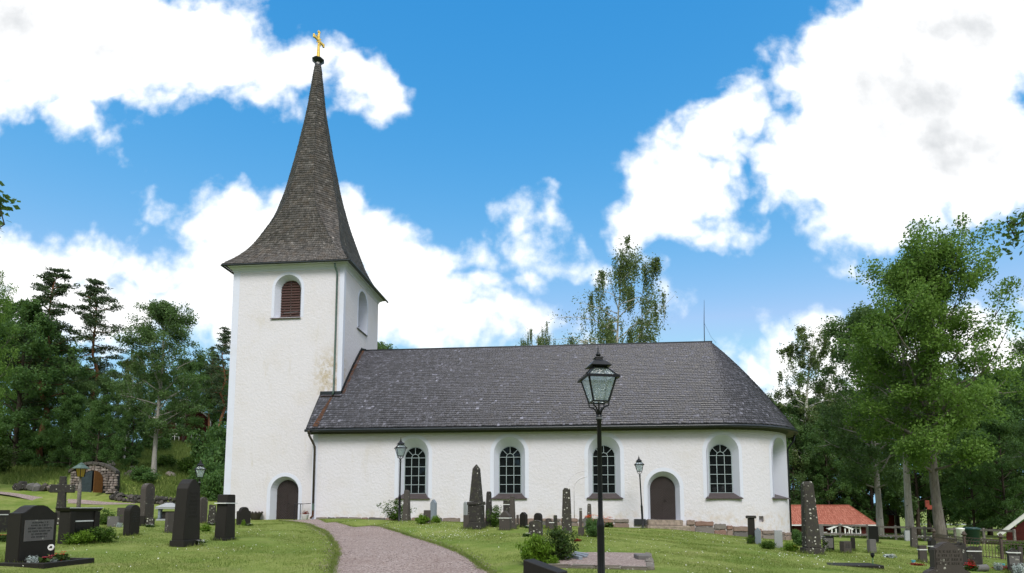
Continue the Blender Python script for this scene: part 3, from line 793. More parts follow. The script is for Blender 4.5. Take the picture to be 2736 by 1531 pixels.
# iron-dark vents of the crawl space
for u in (9.3, 18.28): MB().box(u, u+.62, -.085, .1, .56, .90).build('vent', MATS['tar_metal'], church)

# ---- nave roof
OV = .52; ZE, ZR, UR = 6.03, 11.88, 23.72
def eave(s):        # s<=U0 straight part, beyond that angle
    if s <= U0: return np.array([s, -OV]), np.array([-.0 + s*UR/U0, VM])
    th = -math.pi/2 + (s-U0)
    return np.array([U0 + (EA+OV)*math.cos(th), VM + (EB+OV)*math.sin(th)]), np.array([UR, VM])
def roofpt(s, tt, lift=0.0):
    E_, R_ = eave(s); p = E_ + (R_-E_)*tt
    return np.array([p[0], p[1], ZE + (ZR-ZE)*(tt + .20*tt*(1-tt)) + lift])
RS = list(np.linspace(-.16, U0, 30)) + list(U0 + np.linspace(0, math.pi, 40)[1:]); TT = np.linspace(0, 1, 9)
V = np.array([roofpt(s, q) for s in RS for q in TT]); w = len(TT); i = (np.arange(len(RS)-1)[:, None]*w + np.arange(w-1)[None, :]).ravel()
roof = link('nave_roof', np_mesh('nave_roof', V, np.stack([i, i+w, i+w+1, i+1], 1), MATS['tar_metal'], smooth=True), church)
Vb = np.array([[u, VM + (VM - q[1]), q[2]] for u in (-.16, UR) for q in [roofpt(0 if u < 0 else U0, a) for a in TT]]); Vb[w:2*w, 0] = [roofpt(U0, a)[0] for a in TT]
i = np.arange(w-1); link('nave_roof_north', np_mesh('nave_roof_north', Vb, np.stack([i, i+1, i+w+1, i+w], 1), MATS['tar_metal']), church)
def nrm(s, q):
    e = 1e-3; a = roofpt(s+e, q) - roofpt(s-e, q); b = roofpt(s, min(1, q+e)) - roofpt(s, max(0, q-e)); n_ = np.cross(a, b); return n_/np.linalg.norm(n_)
class Shing:
    def __init__(s): s.V = []; s.F = []; s.r = []
    def add(s, a, b, c, d, n_, th, rnd):
        """a,b lower corners, c,d upper corners (on the deck)"""
        k = len(s.V); lo = n_*th; hi = n_*.006
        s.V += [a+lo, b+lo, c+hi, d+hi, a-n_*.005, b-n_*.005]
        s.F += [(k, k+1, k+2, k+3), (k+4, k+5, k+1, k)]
        s.r += [rnd, rnd*.12]  # butts coloured darker to paint in the shadow line under each row
    def link(s, name, mat, parent):
        Fq = np.array([f for f in s.F if len(set(f)) == 4], np.int32); r = np.array([r for f, r in zip(s.F, s.r) if len(set(f)) == 4])
        return tag(link(name, np_mesh(name, np.array(s.V), Fq, mat, r), parent), kind='stuff')
sh = Shing(); NR = 52; rr = random.Random(3)
apex_len = lambda q: (1-q)
for j in range(NR):
    q0 = j/NR; q1 = min(1.0, (j+1.7)/NR); s = -.16
    ds_jit = rr.uniform(0, .1)
    rowz = rr.gauss(0, .0014)
    while s < U0 + 2.35:
        if s < U0: ds = rr.uniform(.10, .21)*U0/UR
        else:
            th = -math.pi/2 + (s-U0); loc = math.hypot((EA+OV)*math.sin(th), (EB+OV)*math.cos(th))*(1-q0) + .05
            ds = rr.uniform(.10, .21)/loc
            if q0 > .985: ds = .4
        s1 = s + ds; g = ds*.05; jq = rr.uniform(-.10, .10)/NR + rowz
        ql = max(0, q0 + jq)
        if j == 0: ql = rr.uniform(-.004, .002)
        a = roofpt(s+g, ql); b = roofpt(s1-g, ql); c = roofpt(s1-g, q1); d = roofpt(s+g, q1)
        sh.add(a, b, c, d, nrm(min(s, U0-.01) if s < U0 else s, q0), rr.uniform(.036, .060), min(1, max(0, rr.betavariate(1.1, 1.9))))
        s = s1
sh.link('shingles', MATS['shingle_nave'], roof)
# ridge board, verge, flashing
MB().tube([(-.1, VM, ZR+.02), (UR+.1, VM, ZR+.02)], [.06, .06], 8).build('ridge_cap', MATS['tar_metal'], roof, smooth=True)
m = MB(); pts = [roofpt(-.16, q) for q in TT[:4]]
for p, q in zip(pts[:-1], pts[1:]): m.bar(p + np.array([-.02, 0, -.05]), q + np.array([-.02, 0, -.05]), .05, .16)
m.build('verge_board', MATS['tar_metal'], roof)
m = MB()                                     # flashing along the tower
def zroof(v): tt = (v+OV)/(VM+OV); return ZE + (ZR-ZE)*(tt+.20*tt*(1-tt))
m.bar((-.2, TV0-.03, zroof(TV0)+.10), (TU1+.03, TV0-.03, zroof(TV0)+.10), .05, .20)
vs_ = np.linspace(TV0, VM, 8)
for a, b in zip(vs_[:-1], vs_[1:]): m.bar((TU1+.03, a, zroof(a)+.12), (TU1+.03, b, zroof(b)+.12), .05, .24)
m.bar((TU1+.03, VM, ZR+.10), (TU1+.30, VM, ZR+.05), .10, .14)
m.build('flashing', MATS['gutter'], roof)
m = MB()
for a, b in zip(vs_[:-1], vs_[1:]): m.bar((TU1+.14, a, zroof(a)+.045), (TU1+.14, b, zroof(b)+.045), .16, .02)
m.bar((-.1, TV0-.14, zroof(TV0-.14)+.045), (TU1+.12, TV0-.14, zroof(TV0-.14)+.045), .20, .02); m.build('flashing', MATS['roof_rust'], roof)
# rust-brown streak below the tower downpipe, lying on the shingles
m = MB(); st = [(.60-.30*k/9, k) for k in range(10)]
for (ua, ka), (ub, kb) in zip(st[:-1], st[1:]):
    va = TV0-.25 - (TV0-.25+OV-.02)*ka/9; vb = TV0-.25 - (TV0-.25+OV-.02)*kb/9
    za, zb = zroof(va)+.085, zroof(vb)+.085; h = .06+.012*ka
    m.add([(ua-h, va, za), (ua+h, va, za), (ub+h, vb, zb), (ub-h, vb, zb)], [(0,1,2,3)])
m.build('rust_streak', MATS['roof_rust'], roof)
# gutter and soffit along the eaves
EP = [eave(s)[0] for s in list(np.linspace(-.25, U0, 12)) + list(U0 + np.linspace(0, 2.6, 34)[1:])]
def offs(P, d):
    P = np.array(P); T = np.gradient(P, axis=0); T /= np.linalg.norm(T, axis=1)[:, None]; return P + np.stack([T[:, 1], -T[:, 0]], 1)*d
g = offs(EP, .07); MB().tube([(p[0], p[1], ZE-.13) for p in g], .085, 8).build('gutter', MATS['gutter'], church, smooth=True)
gi = offs(EP, -.015); gk = offs(EP, -(OV-.02)); m = MB(); N = len(EP)
vs = [(p[0], p[1], ZE-.005) for p in gi] + [(p[0], p[1], ZE-.16) for p in gi] + [(p[0], p[1], ZE-.06) for p in gk]
m.add(vs, sum([[(k, k+1, N+k+1, N+k), (N+k, N+k+1, 2*N+k+1, 2*N+k)] for k in range(N-1)], [])); m.build('soffit', MATS['tar_metal'], church)
# cove under the eaves, coloured dark for the shade that falls there
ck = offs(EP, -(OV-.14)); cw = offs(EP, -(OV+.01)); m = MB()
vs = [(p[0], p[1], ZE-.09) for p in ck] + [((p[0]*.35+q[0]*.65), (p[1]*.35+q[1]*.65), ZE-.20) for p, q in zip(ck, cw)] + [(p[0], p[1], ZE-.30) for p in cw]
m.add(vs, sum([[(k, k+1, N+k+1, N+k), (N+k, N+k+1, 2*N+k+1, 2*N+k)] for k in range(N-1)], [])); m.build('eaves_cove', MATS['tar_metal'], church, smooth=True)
# downpipes
gzl = chz(.05, -.3)
m = MB().tube([(.0, -OV-.05, ZE-.18), (.0, -OV-.04, ZE-.40), (.10, -.30, ZE-.75), (.16, -.12, ZE-1.0), (.16, -.10, 1.75)], .062, 8); m.lathe([(.10, ZE-.32), (.12, ZE-.16), (.12, ZE-.12)], 8, 0, -OV-.05)
dp = m.build('downpipe', MATS['pipe_brown'], church, smooth=True)
MB().tube([(.16, -.10, 1.75), (.16, -.10, 1.35)], .066, 8).build('pipe_collar', MATS['copper_pipe'], dp); MB().tube([(.16, -.10, 1.35), (.16, -.11, 1.05), (.16, -.35, .92)], .064, 8).build('pipe_shoe', MATS['roof_rust'], dp)
MB().tube([(.62, TV0-.38, 16.42), (.62, TV0-.30, 16.2), (.68, TV0-.10, 15.9), (.68, TV0-.09, 12), (.66, TV0-.09, zroof(TV0)+.2), (.64, TV0-.18, zroof(TV0-.15)+.12)], .058, 8).build('downpipe', MATS['copper_pipe'], church, smooth=True)
ed = 1.42; e_ = eave(U0+ed)[0]; d_ = np.array([math.cos(-math.pi/2+ed), math.sin(-math.pi/2+ed)])
w_, tg_, nr_ = wallpt(float(_ws[1+np.argmin(np.abs(_th+math.pi/2-ed))]))
MB().tube([(e_[0], e_[1], ZE-.2), (e_[0]-d_[0]*.05, e_[1], ZE-.55), (w_[0]+.25, w_[1], ZE-.85), (w_[0]+.1, w_[1], ZE-1.1), (w_[0]+.1, w_[1], 0)], .06, 8).build('downpipe', MATS['gutter'], church, smooth=True)
# radio mast on the east end of the ridge
MB().tube([(23.35, VM, ZR-.1), (23.37, VM, ZR+1.3), (23.42, VM, ZR+2.75)], [.028, .022, .008], 6).build('antenna', MATS['iron'], church); MB().tube([(23.37, VM, ZR+1.25), (23.75, VM-.1, ZR+.3), (24.0, VM-.3, ZR-.15)], .006, 4).build('stay_wire', MATS['iron'], church)

# ---- spire
SCU, SCV = -2.55, (TV0+TV1)/2
zk = [16.58,17.3,18.2,19.5,21,23,26,29,32.4]; ak = [4.05,3.46,2.97,2.60,2.18,1.69,1.09,.58,.20]; wk = [1,.90,.80,.52,.16,.02,0,0,0]
zd = np.linspace(16.58, 32.4, 200); ad = np.interp(zd, zk, ak); wd_ = np.interp(zd, zk, wk)
kk = np.ones(9)/9
def smooth1(a):
    e = np.concatenate([2*a[0]-a[1:5][::-1], a, 2*a[-1]-a[-5:-1][::-1]]); return np.convolve(e, kk, 'valid')
for _ in range(2): ad = smooth1(ad); wd_ = smooth1(wd_)
def ring(z):
    a = np.interp(z, zd, ad); b = a*(.414+.586*min(1, max(0, np.interp(z, zd, wd_)))); y = .935
    return [np.array([SCU+x, SCV+q*y, z]) for x, q in ((-b,-a),(b,-a),(a,-b),(a,b),(b,a),(-b,a),(-a,b),(-a,-b))]
zs = np.linspace(16.58, 32.4, 60); m = MB()
m.add([p for z in zs for p in ring(z)], [(i*8+k, i*8+(k+1) % 8, (i+1)*8+(k+1) % 8, (i+1)*8+k) for i in range(59) for k in range(8)])
spire = m.build('spire', MATS['tar_metal'], church)
sp_ = Shing(); z = 16.58; rowi = 0
sl = .185
while z < 32.3:
    a0 = np.interp(z, zd, ad); a1 = np.interp(z+.05, zd, ad); dz = sl*.05/math.hypot(.05, a1-a0)
    r0_, r1_ = ring(max(16.56, z - rr.uniform(0, .012))), ring(min(32.4, z+dz*1.7))
    for k in range(8):
        A, B, C, D = r0_[k], r0_[(k+1) % 8], r1_[(k+1) % 8], r1_[k]
        L = np.linalg.norm(B-A)
        if L < .04: continue
        n_ = np.cross(B-A, (D+C)/2-(A+B)/2); n_ /= np.linalg.norm(n_)
        x = -rr.uniform(0, .08)
        while x < L:
            x1 = x + rr.uniform(.11, .22); f0 = min(1, max(0, (x+.005)/L)); f1 = min(1, max(0, (x1-.005)/L))
            if f1 > f0: 
                jj = np.array([0, 0, rr.uniform(-.012, .012)])
                sp_.add(A+(B-A)*f0+jj, A+(B-A)*f1+jj, D+(C-D)*f1, D+(C-D)*f0, n_, rr.uniform(.030, .052), min(1, max(0, rr.betavariate(2.4, 3.0))))
            x = x1
    z += dz; rowi += 1
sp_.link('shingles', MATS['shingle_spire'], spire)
for k in range(8):
    MB().tube([ring(z)[k]*1.0 + np.array([0, 0, .01]) for z in zs[2:]], .022, 5).build('hip_batten', MATS['tar_metal'], spire)
MB().lathe([(.20, 32.2), (.24, 32.45), (.22, 32.6), (.42, 32.80), (.44, 32.86), (.20, 32.90)], 8, SCU, SCV).build('finial_cap', MATS['gutter'], spire)
# gilded cross, turned with the wind of the years
cr = empty('cross', (SCU, SCV, 32.88), R(74), church)
c_ = MB().frus(.10, .10, .055, .055, 0, 1.25).box(-.055, .055, -.05, .05, 1.25, 2.12).box(-.50, .50, -.055, .055, 1.38, 1.54)
c_.frus(.14, .14, .11, .11, 0, .18)
for sx in (-1, 1): c_.box(sx*.50-.06, sx*.50+.06, -.06, .06, 1.33, 1.59)
c_.box(-.09, .09, -.06, .06, 2.06, 2.18); c_.bar((-.22, 0, 1.75), (.22, 0, 1.20), .05, .07); c_.bar((.22, 0, 1.75), (-.22, 0, 1.20), .05, .07)
c_.build('gilded_cross', MATS['gold'], cr, bevel=.008)
# tower cornice: swept plaster moulding, timber eaves and gutter
def rect_ring(e): return [(TU0-e, TV0-e), (TU1+e, TV0-e), (TU1+e, TV1+e), (TU0-e, TV1+e)]
prof = [(.0, 16.18), (.03, 16.20), (.03, 16.26), (.10, 16.36), (.22, 16.44), (.24, 16.50), (.30, 16.53)]
m = MB(); vs = [(x, y, z) for e, z in prof for x, y in rect_ring(e)]; m.add(vs, [(i*4+k, i*4+(k+1) % 4, (i+1)*4+(k+1) % 4, (i+1)*4+k) for i in range(len(prof)-1) for k in range(4)]); m.build('cornice', MATS['plaster_smooth'], church)
m = MB(); q = rect_ring(.28); q2 = rect_ring(.46); m.add([(x, y, 16.532) for x, y in q] + [(x, y, 16.56) for x, y in q2] + [(x, y, 16.64) for x, y in q2], [(k, (k+1) % 4, 4+(k+1) % 4, 4+k) for k in range(4)] + [(4+k, 4+(k+1) % 4, 8+(k+1) % 4, 8+k) for k in range(4)]); m.build('eaves_board', MATS['tar_metal'], church)
q = rect_ring(.53)
for a, b in ((0, 1), (1, 2), (3, 0)):
    MB().tube([(*q[a], 16.50), (*q[b], 16.50)], .065, 7).build('gutter', MATS['gutter'], church)
m = MB()
for k in range(9):
    x = TU0 + .3 + k*.82; m.bar((x, TV0-.46, 16.60), (x, TV0-.60, 16.44), .025, .03)
m.build('gutter_bracket', MATS['gutter'], church)

# ---- plinth: field stones under the plaster line
def plaster_line(s): return np.interp(s, [0, 15, 20.8, 21.6, 23.0, 24.6, 26.5, 30, 34], [.98, .93, .90, .78, .60, .36, .14, .05, .05])
PC = [(.24,.175,.15),(.24,.15,.122),(.21,.17,.15),(.19,.172,.16),(.27,.205,.175),(.13,.122,.12),(.23,.20,.18)]
PM = []
for k, c in enumerate(PC):
    nm = 'plinth_%d' % k; stone_mat(nm, c, .1, .85); PM.append(MATS[nm])
s = .33; rp = random.Random(11)
while s < 30.0:
    p, tg, nr_ = wallpt(s); zg = chz(*(p + nr_*.3)) - .25; ztop = plaster_line(s)
    if 18.95 < s < 20.85: s += .3; continue
    hgt = ztop - zg; courses = 1 if hgt < .62 else 2
    wd = rp.uniform(.34, 1.05); z0 = zg
    if any(abs(s+wd/2-v-.3) < .3+wd/2 for v in (9.3, 18.28)):
        s += .1; continue
    for c_i in range(courses):
        z1 = ztop if c_i == courses-1 else zg + .25 + (hgt-.25)*rp.uniform(.4, .6)
        n_ = 6; P = []
        for k in range(n_+1): P.append((s + .012 + (wd-.024)*k/n_, z1 - rp.uniform(.0, .035)))
        B_ = [(s + .012 + (wd-.024)*k/n_, z0 + (.012 if c_i else 0)) for k in range(n_, -1, -1)]
        out = B_[::-1] + P[::-1]
        vs = []; dep = rp.uniform(.045, .085)
        for y in (-dep, .05):
            for (x, z_) in out:
                q, t2, n2 = wallpt(x); vs.append((q[0]-n2[0]*y, q[1]-n2[1]*y, z_))
        n2_ = len(out)
        MB().add(vs, [tuple(range(n2_)), tuple(range(2*n2_-1, n2_-1, -1))] + [((i+1) % n2_, i, n2_+i, n2_+(i+1) % n2_) for i in range(n2_)]).build('plinth_stone', rp.choice(PM), church, bevel=.03, seg=2, rough=.010, seed=int(s*100))
        z0 = z1
    s += wd
# two worn steps at the south door
gd = chz(19.9, -.6)
for (a0, a1, y0, z0, z1) in ((18.85, 21.05, -1.12, gd-.3, gd+.17), (18.98, 20.78, -.62, gd+.17, .86)):
    MB().box(a0, a1, y0, -.02, z0, z1).build('step_stone', MATS['step_stone'], church, bevel=.03, seg=2, rough=.012, seed=int(a0*10))
# threshold and rail at the tower door
MB().box(-3.05, -1.35, TV0-.25, TV0+.1, .3, .72).build('step_stone', MATS['step_stone'], church, bevel=.02)
# ------------------------------------------------------------------ trees
def leaf_quads(C, size, rs, asp=.62, up=.35, droop=None):
    """rhombic leaves at points C"""
    n = len(C)
    nr = rs.normal(size=(n, 3)); nr[:, 2] += up*2; nr /= np.linalg.norm(nr, axis=1)[:, None]
    a = rs.normal(size=(n, 3))
    if droop is not None: a = a*.35 + np.array([0, 0, -droop])
    a -= (a*nr).sum(1)[:, None]*nr; a /= np.linalg.norm(a, axis=1)[:, None] + 1e-9
    b = np.cross(nr, a); s = size*rs.uniform(.65, 1.35, (n, 1))
    V = np.empty((n, 4, 3)); V[:, 0] = C - a*s*.5; V[:, 1] = C + b*s*asp*.5; V[:, 2] = C + a*s*.5; V[:, 3] = C - b*s*asp*.5
    return V.reshape(-1, 3)
def finish_tree(name, tb, V, rnd, bark_m, leaf_m):
    Fq = np.arange(len(V), dtype=np.int32).reshape(-1, 4)
    return {'trunk': tb.mesh('trunk', MATS[bark_m], smooth=True), 'crown': np_mesh('crown', V, Fq, MATS[leaf_m], rnd)}
def bend(p, d, L, n, rs, wob, up):
    pts = [np.array(p, float)]; d = np.array(d, float)
    for i in range(n):
        d = d + rs.normal(size=3)*wob + np.array([0, 0, up]); d /= np.linalg.norm(d); pts.append(pts[-1] + d*L/n)
    return pts
def broadleaf(seed, h, cr, cb, nb=26, leaves=15000, leaf=.26, tr=None, shape='oval', bark_m='bark_grey', leaf_m='leaf_maple', asc=.55, lean=0.0, clump=.85):
    rs = np.random.default_rng(seed); tb = MB(); tr = tr or h*.017
    tp = [np.array([0, 0, -.4])]; d = np.array([lean, 0, 1.0])
    for i in range(12):
        d = d*np.array([.7, .7, 1]) + np.append(rs.normal(size=2)*.02, 0); d[2] = 1; dd = d/np.linalg.norm(d); tp.append(tp[-1] + dd*(h*.95+.4)/12)
    tp = np.array(tp); tz = np.linspace(0, 1, 13); rad = [tr*(1.45 if i == 0 else 1.12 if i == 1 else 1)*(1-.90*q)**.8 for i, q in enumerate(tz)]
    tb.tube(tp, rad, 9)
    def trunk_at(q): return np.array([np.interp(q, tz, tp[:, k]) for k in range(3)])
    C = []; Rr = []
    def prof(x):
        if shape == 'oval': return (math.sin(math.pi*min(1, max(0, x*.86+.12))))**.75
        if shape == 'spread': return max(.25, (1-x)**.45*(.55+.45*math.sin(math.pi*min(1, x*1.1+.1))))
        if shape == 'column': return (1-abs(2*x-.9)**2.6*.85)
        return max(.12, (1-x)**.8)
    for k in range(nb):
        x = (k+rs.uniform(0, .9))/nb; q = cb + (1-cb)*x*.97; p = trunk_at(q); az = k*2.399 + rs.normal()*.35
        L = cr*prof(x)*rs.uniform(.72, 1.12); el = asc*(.55 + .8*x) + rs.normal()*.12
        dv = np.array([math.cos(az)*math.cos(el), math.sin(az)*math.cos(el), math.sin(el)])
        pts = bend(p, dv, L, 6, rs, .13, .03); r0 = max(.025, tr*.42*(1-.75*x)*min(1, L/cr+.25))
        tb.tube(pts, [r0*(1-.8*i/6) for i in range(7)], 5)
        for j in range(rs.integers(4, 7)):
            i = rs.integers(2, 7) if j else 6; q0 = pts[min(i, 6)]; dv2 = rs.normal(size=3)*.8 + dv*.8 + np.array([0, 0, .25]); dv2 /= np.linalg.norm(dv2)
            l2 = L*rs.uniform(.22, .48); p2 = bend(q0, dv2, l2, 3, rs, .15, .04); tb.tube(p2, [r0*.35, r0*.25, r0*.17, r0*.08], 4)
            for c in (p2[2], p2[3]):
                C.append(c); Rr.append(rs.uniform(.55, 1.15)*clump*(.35+.13*cr))
        C.append(pts[-1]); Rr.append(clump*(.3+.12*cr))
    C = np.array(C); Rr = np.array(Rr); per = max(6, leaves//len(C)); n = len(C)*per
    idx = np.repeat(np.arange(len(C)), per); dirs = rs.normal(size=(n, 3)); dirs /= np.linalg.norm(dirs, axis=1)[:, None]
    rad_ = rs.uniform(0, 1, n)**.42; pos = C[idx] + dirs*(Rr[idx]*rad_)[:, None]*np.array([1, 1, .82])
    crnd = rs.uniform(0, 1, len(C)); V = leaf_quads(pos, leaf, rs); rnd = np.clip(crnd[idx]*.5 + rs.uniform(0, .5, n), 0, 1)
    return finish_tree('t', tb, V, rnd, bark_m, leaf_m)
def pine(seed, h, cr, cb, leaves=11000, leaf_m='needle', trunk_r=None):
    rs = np.random.default_rng(seed); tb = MB(); tr = trunk_r or h*.013
    tp = np.array([[rs.normal()*.08*min(i, 3), rs.normal()*.08*min(i, 3), -.4+(h+.3)*i/10] for i in range(11)]); tb.tube(tp, [tr*(1.2 if i == 0 else 1)*(1-.92*i/10) for i in range(11)], 8)
    C = []; S = []
    nb = 42
    for k in range(nb):
        x = (k+rs.uniform(0, 1))/nb; z = h*(cb + (1-cb)*x); az = k*2.4 + rs.normal()*.5
        L = cr*(1-x**1.7)**.8*rs.uniform(.45, 1.15)*(.7 if x < .12 else 1) + .25; el = -.12 + .55*x + rs.normal()*.16
        p = np.array([np.interp(z, tp[:, 2], tp[:, 0]), np.interp(z, tp[:, 2], tp[:, 1]), z])
        pts = bend(p, (math.cos(az)*math.cos(el), math.sin(az)*math.cos(el), math.sin(el)), L, 5, rs, .12, .05); tb.tube(pts, [max(.012, tr*.28*(1-.85*i/5)) for i in range(6)], 4)
        for i in range(2, 6):
            for j in range(3 if i > 3 else 2):
                C.append(pts[i] + rs.normal(size=3)*np.array([.34, .34, .10])*(.6+.15*L)); S.append(.28 + .085*L*rs.uniform(.6, 1.2))
    C = np.array(C); S = np.array(S); per = leaves//len(C); n = per*len(C); idx = np.repeat(np.arange(len(C)), per)
    dirs = rs.normal(size=(n, 3)); dirs /= np.linalg.norm(dirs, axis=1)[:, None]
    pos = C[idx] + dirs*(S[idx]*rs.uniform(0, 1, n)**.5)[:, None]*np.array([1.25, 1.25, .5])
    V = leaf_quads(pos, .30, rs, .30, .1); cr_ = rs.uniform(0, 1, len(C)); return finish_tree('p', tb, V, np.clip(cr_[idx]*.5 + rs.uniform(0, .5, n), 0, 1), 'bark_pine', leaf_m)
def weeping(seed, h, cr, cb, strands=420, per=44, leaf=.17, hang=(.8, 3.0), leaf_m='leaf_birch', nb=34):
    rs = np.random.default_rng(seed); tb = MB(); tr = h*.0125; tp = [np.array([0, 0, -.4])]; d = np.array([0., 0, 1])
    for i in range(12): d = d + np.append(rs.normal(size=2)*.035, 0); tp.append(tp[-1] + d/np.linalg.norm(d)*(h*.97+.4)/12)
    tp = np.array(tp); tb.tube(tp, [tr*(1-.93*i/12) for i in range(13)], 8); tips = []
    for k in range(nb):
        x = (k+rs.uniform(0, .9))/nb; q = cb+(1-cb)*x; p = np.array([np.interp(q, np.linspace(0, 1, 13), tp[:, j]) for j in range(3)]); az = k*2.4 + rs.normal()*.3
        L = cr*(.30+.85*(1-x)**.75)*rs.uniform(.65, 1.15); el = rs.uniform(.55, 1.0)
        pts = bend(p, (math.cos(az)*math.cos(el), math.sin(az)*math.cos(el), math.sin(el)), L, 7, rs, .09, -.10); r0 = max(.02, tr*.32*(1-x*.6)); tb.tube(pts, [r0*(1-.87*i/7) for i in range(8)], 4)
        for i in range(3, 8):
            tips.append(pts[i])
            if i < 7:
                sub = bend(pts[i], rs.normal(size=3)*.7 + np.array([math.cos(az), math.sin(az), .2]), L*rs.uniform(.15, .35), 3, rs, .15, -.12); tb.tube(sub, [r0*.3, r0*.2, r0*.15, r0*.08], 3); tips += [sub[2], sub[3]]
    tips = np.array(tips); ng = max(1, strands//5); tg = rs.integers(0, len(tips), ng); gi = rs.integers(0, ng, strands); st = tips[tg[gi]] + rs.normal(size=(strands, 3))*.11; Lg = rs.uniform(*hang, ng); Ls = Lg[gi]*rs.uniform(.6, 1.05, strands)
    u = rs.uniform(0, 1, (strands, per)); sway = rs.normal(size=(strands, 1, 2))*.10
    pos = st[:, None, :] + np.concatenate([sway*u[..., None] + rs.normal(size=(strands, per, 2))*.06, (-u*Ls[:, None])[..., None]], 2); pos = pos.reshape(-1, 3)
    extra = tips[rs.integers(0, len(tips), len(pos)//7)] + rs.normal(size=(len(pos)//7, 3))*.24; pos = np.concatenate([pos, extra])
    V = leaf_quads(pos, leaf, rs, .6, 0, droop=.8); return finish_tree('w', tb, V, rs.uniform(0, 1, len(pos)), 'bark_birch', leaf_m)
def shrub(seed, w, h, leaves=2600, leaf=.09, leaf_m='leaf_bush', stems=9, spiky=0.0, base=.05):
    rs = np.random.default_rng(seed); tb = MB(); C = []; S = []
    for k in range(stems):
        az = rs.uniform(0, 6.28); el = rs.uniform(.7, 1.5); L = h*rs.uniform(.6, 1.0)
        pts = bend((rs.normal()*.05*w, rs.normal()*.05*w, -.05), (math.cos(az)*math.cos(el)*w/h, math.sin(az)*math.cos(el)*w/h, math.sin(el)), L, 4, rs, .16, .02); tb.tube(pts, [.014*max(h, .5), .011*max(h, .5), .009*max(h, .5), .006, .003], 4)
        for i in (1, 2, 3, 4):
            C.append(pts[i]); S.append(w*rs.uniform(.14, .24))
    for k in range(stems*2):
        a = rs.uniform(0, 6.28); q = math.sqrt(rs.uniform(0, 1)); zz = rs.uniform(base, 1); e = math.sqrt(max(.08, 1-(zz*1.0-.25)**2)); C.append(np.array([math.cos(a)*q*w*.42*e, math.sin(a)*q*w*.42*e, zz*h*.85])); S.append(w*rs.uniform(.12, .2))
    C = np.array(C); S = np.array(S); per = leaves//len(C); n = per*len(C); idx = np.repeat(np.arange(len(C)), per)
    dirs = rs.normal(size=(n, 3)); dirs /= np.linalg.norm(dirs, axis=1)[:, None]; pos = C[idx] + dirs*(S[idx]*rs.uniform(0, 1, n)**.45)[:, None]
    pos[:, 2] = np.abs(pos[:, 2]) + .01
    V = leaf_quads(pos, leaf, rs, .5 if not spiky else .22, .3, droop=None if not spiky else -spiky); cr_ = rs.uniform(0, 1, len(C)); d = finish_tree('s', tb, V, np.clip(cr_[idx]*.45 + rs.uniform(0, .55, n), 0, 1), 'bark_dark', leaf_m)
    d['foliage'] = d.pop('crown'); d['stems'] = d.pop('trunk'); return d
def plant(kindmesh, name, loc, label, cat, group=None, rz=0.0, sc=(1, 1, 1)):
    r_ = empty(name, loc, rz); r_.scale = sc if hasattr(sc, '__len__') else (sc, sc, sc)
    for nm, me in kindmesh.items(): link(nm, me, r_)
    return tag(r_, label, cat, group)
def tree_at(md, name, px, base_py, Y, top_py, label, group=None, rz=0.0, h0=20.0, wide=1.0):
    """stand a tree at a distance, its height set by where its top shows"""
    p, s_ = GY(px, Y); rt = ray(px, top_py); ztop = 1.6 + rt[2]/rt[1]*Y; k = (ztop - p.z)/h0
    return plant(md, name, p, label, 'tree', group, rz, (k*wide, k*wide, k))

# kinds
T_maple = broadleaf(21, 20, 6.4, .24, 54, 80000, .20, .38, 'oval', 'bark_grey', 'leaf_maple', .95, clump=.92)
T_aspen = broadleaf(26, 20, 4.5, .23, 46, 46000, .19, .25, 'oval', 'bark_aspen', 'leaf_aspen', .80, clump=.88)
T_aspen2 = broadleaf(29, 20, 4.2, .42, 28, 26000, .19, .24, 'oval', 'bark_aspen', 'leaf_maple', .7)
T_dark = broadleaf(23, 20, 6.0, .10, 36, 34000, .28, .30, 'oval', 'bark_dark', 'leaf_dark', .45)
T_dark2 = broadleaf(24, 20, 5.2, .06, 34, 32000, .28, .28, 'column', 'bark_dark', 'leaf_dark', .5)
T_mid = broadleaf(25, 20, 6.4, .12, 34, 32000, .28, .28, 'oval', 'bark_dark', 'leaf_aspen', .45)
T_lime = broadleaf(28, 20, 8.0, .05, 32, 30000, .30, .30, 'spread', 'bark_dark', 'leaf_dark', .35)
T_pine = pine(31, 20, 3.1, .42); T_pine2 = pine(32, 20, 3.4, .25, 13000); T_pine3 = pine(33, 20, 2.5, .34, 9000)
T_weep = weeping(44, 20, 8.0, .25, 900, 42, .13, (1.0, 3.4), 'leaf_birch', 42); T_birch = weeping(42, 20, 4.0, .22, 950, 30, .14, (.3, 1.8), 'leaf_birch', 46)

# north of the nave and east
tree_at(T_weep, 'weeping_birch', 1622, 0, 64, 680, 'weeping birch with white trunk rising behind the nave roof', rz=.4, wide=1.12)
tree_at(T_aspen, 'aspen_tree', 985, 0, 70, 905, 'green treetop peeping out between tower and nave roof', rz=1.0)
tree_at(T_weep, 'weeping_birch', 1462, 0, 70, 880, 'drooping birch twigs just above the nave ridge, left of the tall birch', rz=2.2, wide=.6)
tree_at(T_birch, 'birch_tree', 2145, 0, 84, 866, 'slender thin-leaved birch right of the rounded east end', rz=.9, wide=1.25)
tree_at(T_maple, 'maple_tree', 2508, 0, 41, 690, 'tall leafy tree with stout grey trunk and red nest box', rz=.5, wide=.86)
tree_at(T_aspen2, 'aspen_tree', 2428, 0, 43, 830, 'pale grey spotted trunk standing left of the stout trunk', rz=.3, wide=1.3)
tree_at(T_aspen, 'aspen_tree', 2345, 0, 52, 810, 'bright green tree at the left edge of the tall leafy tree', rz=2.4, wide=1.05)
EG = 'trees in the wood east of the church'; EL = 'dark leafy tree in the shady wood behind the red cottage'
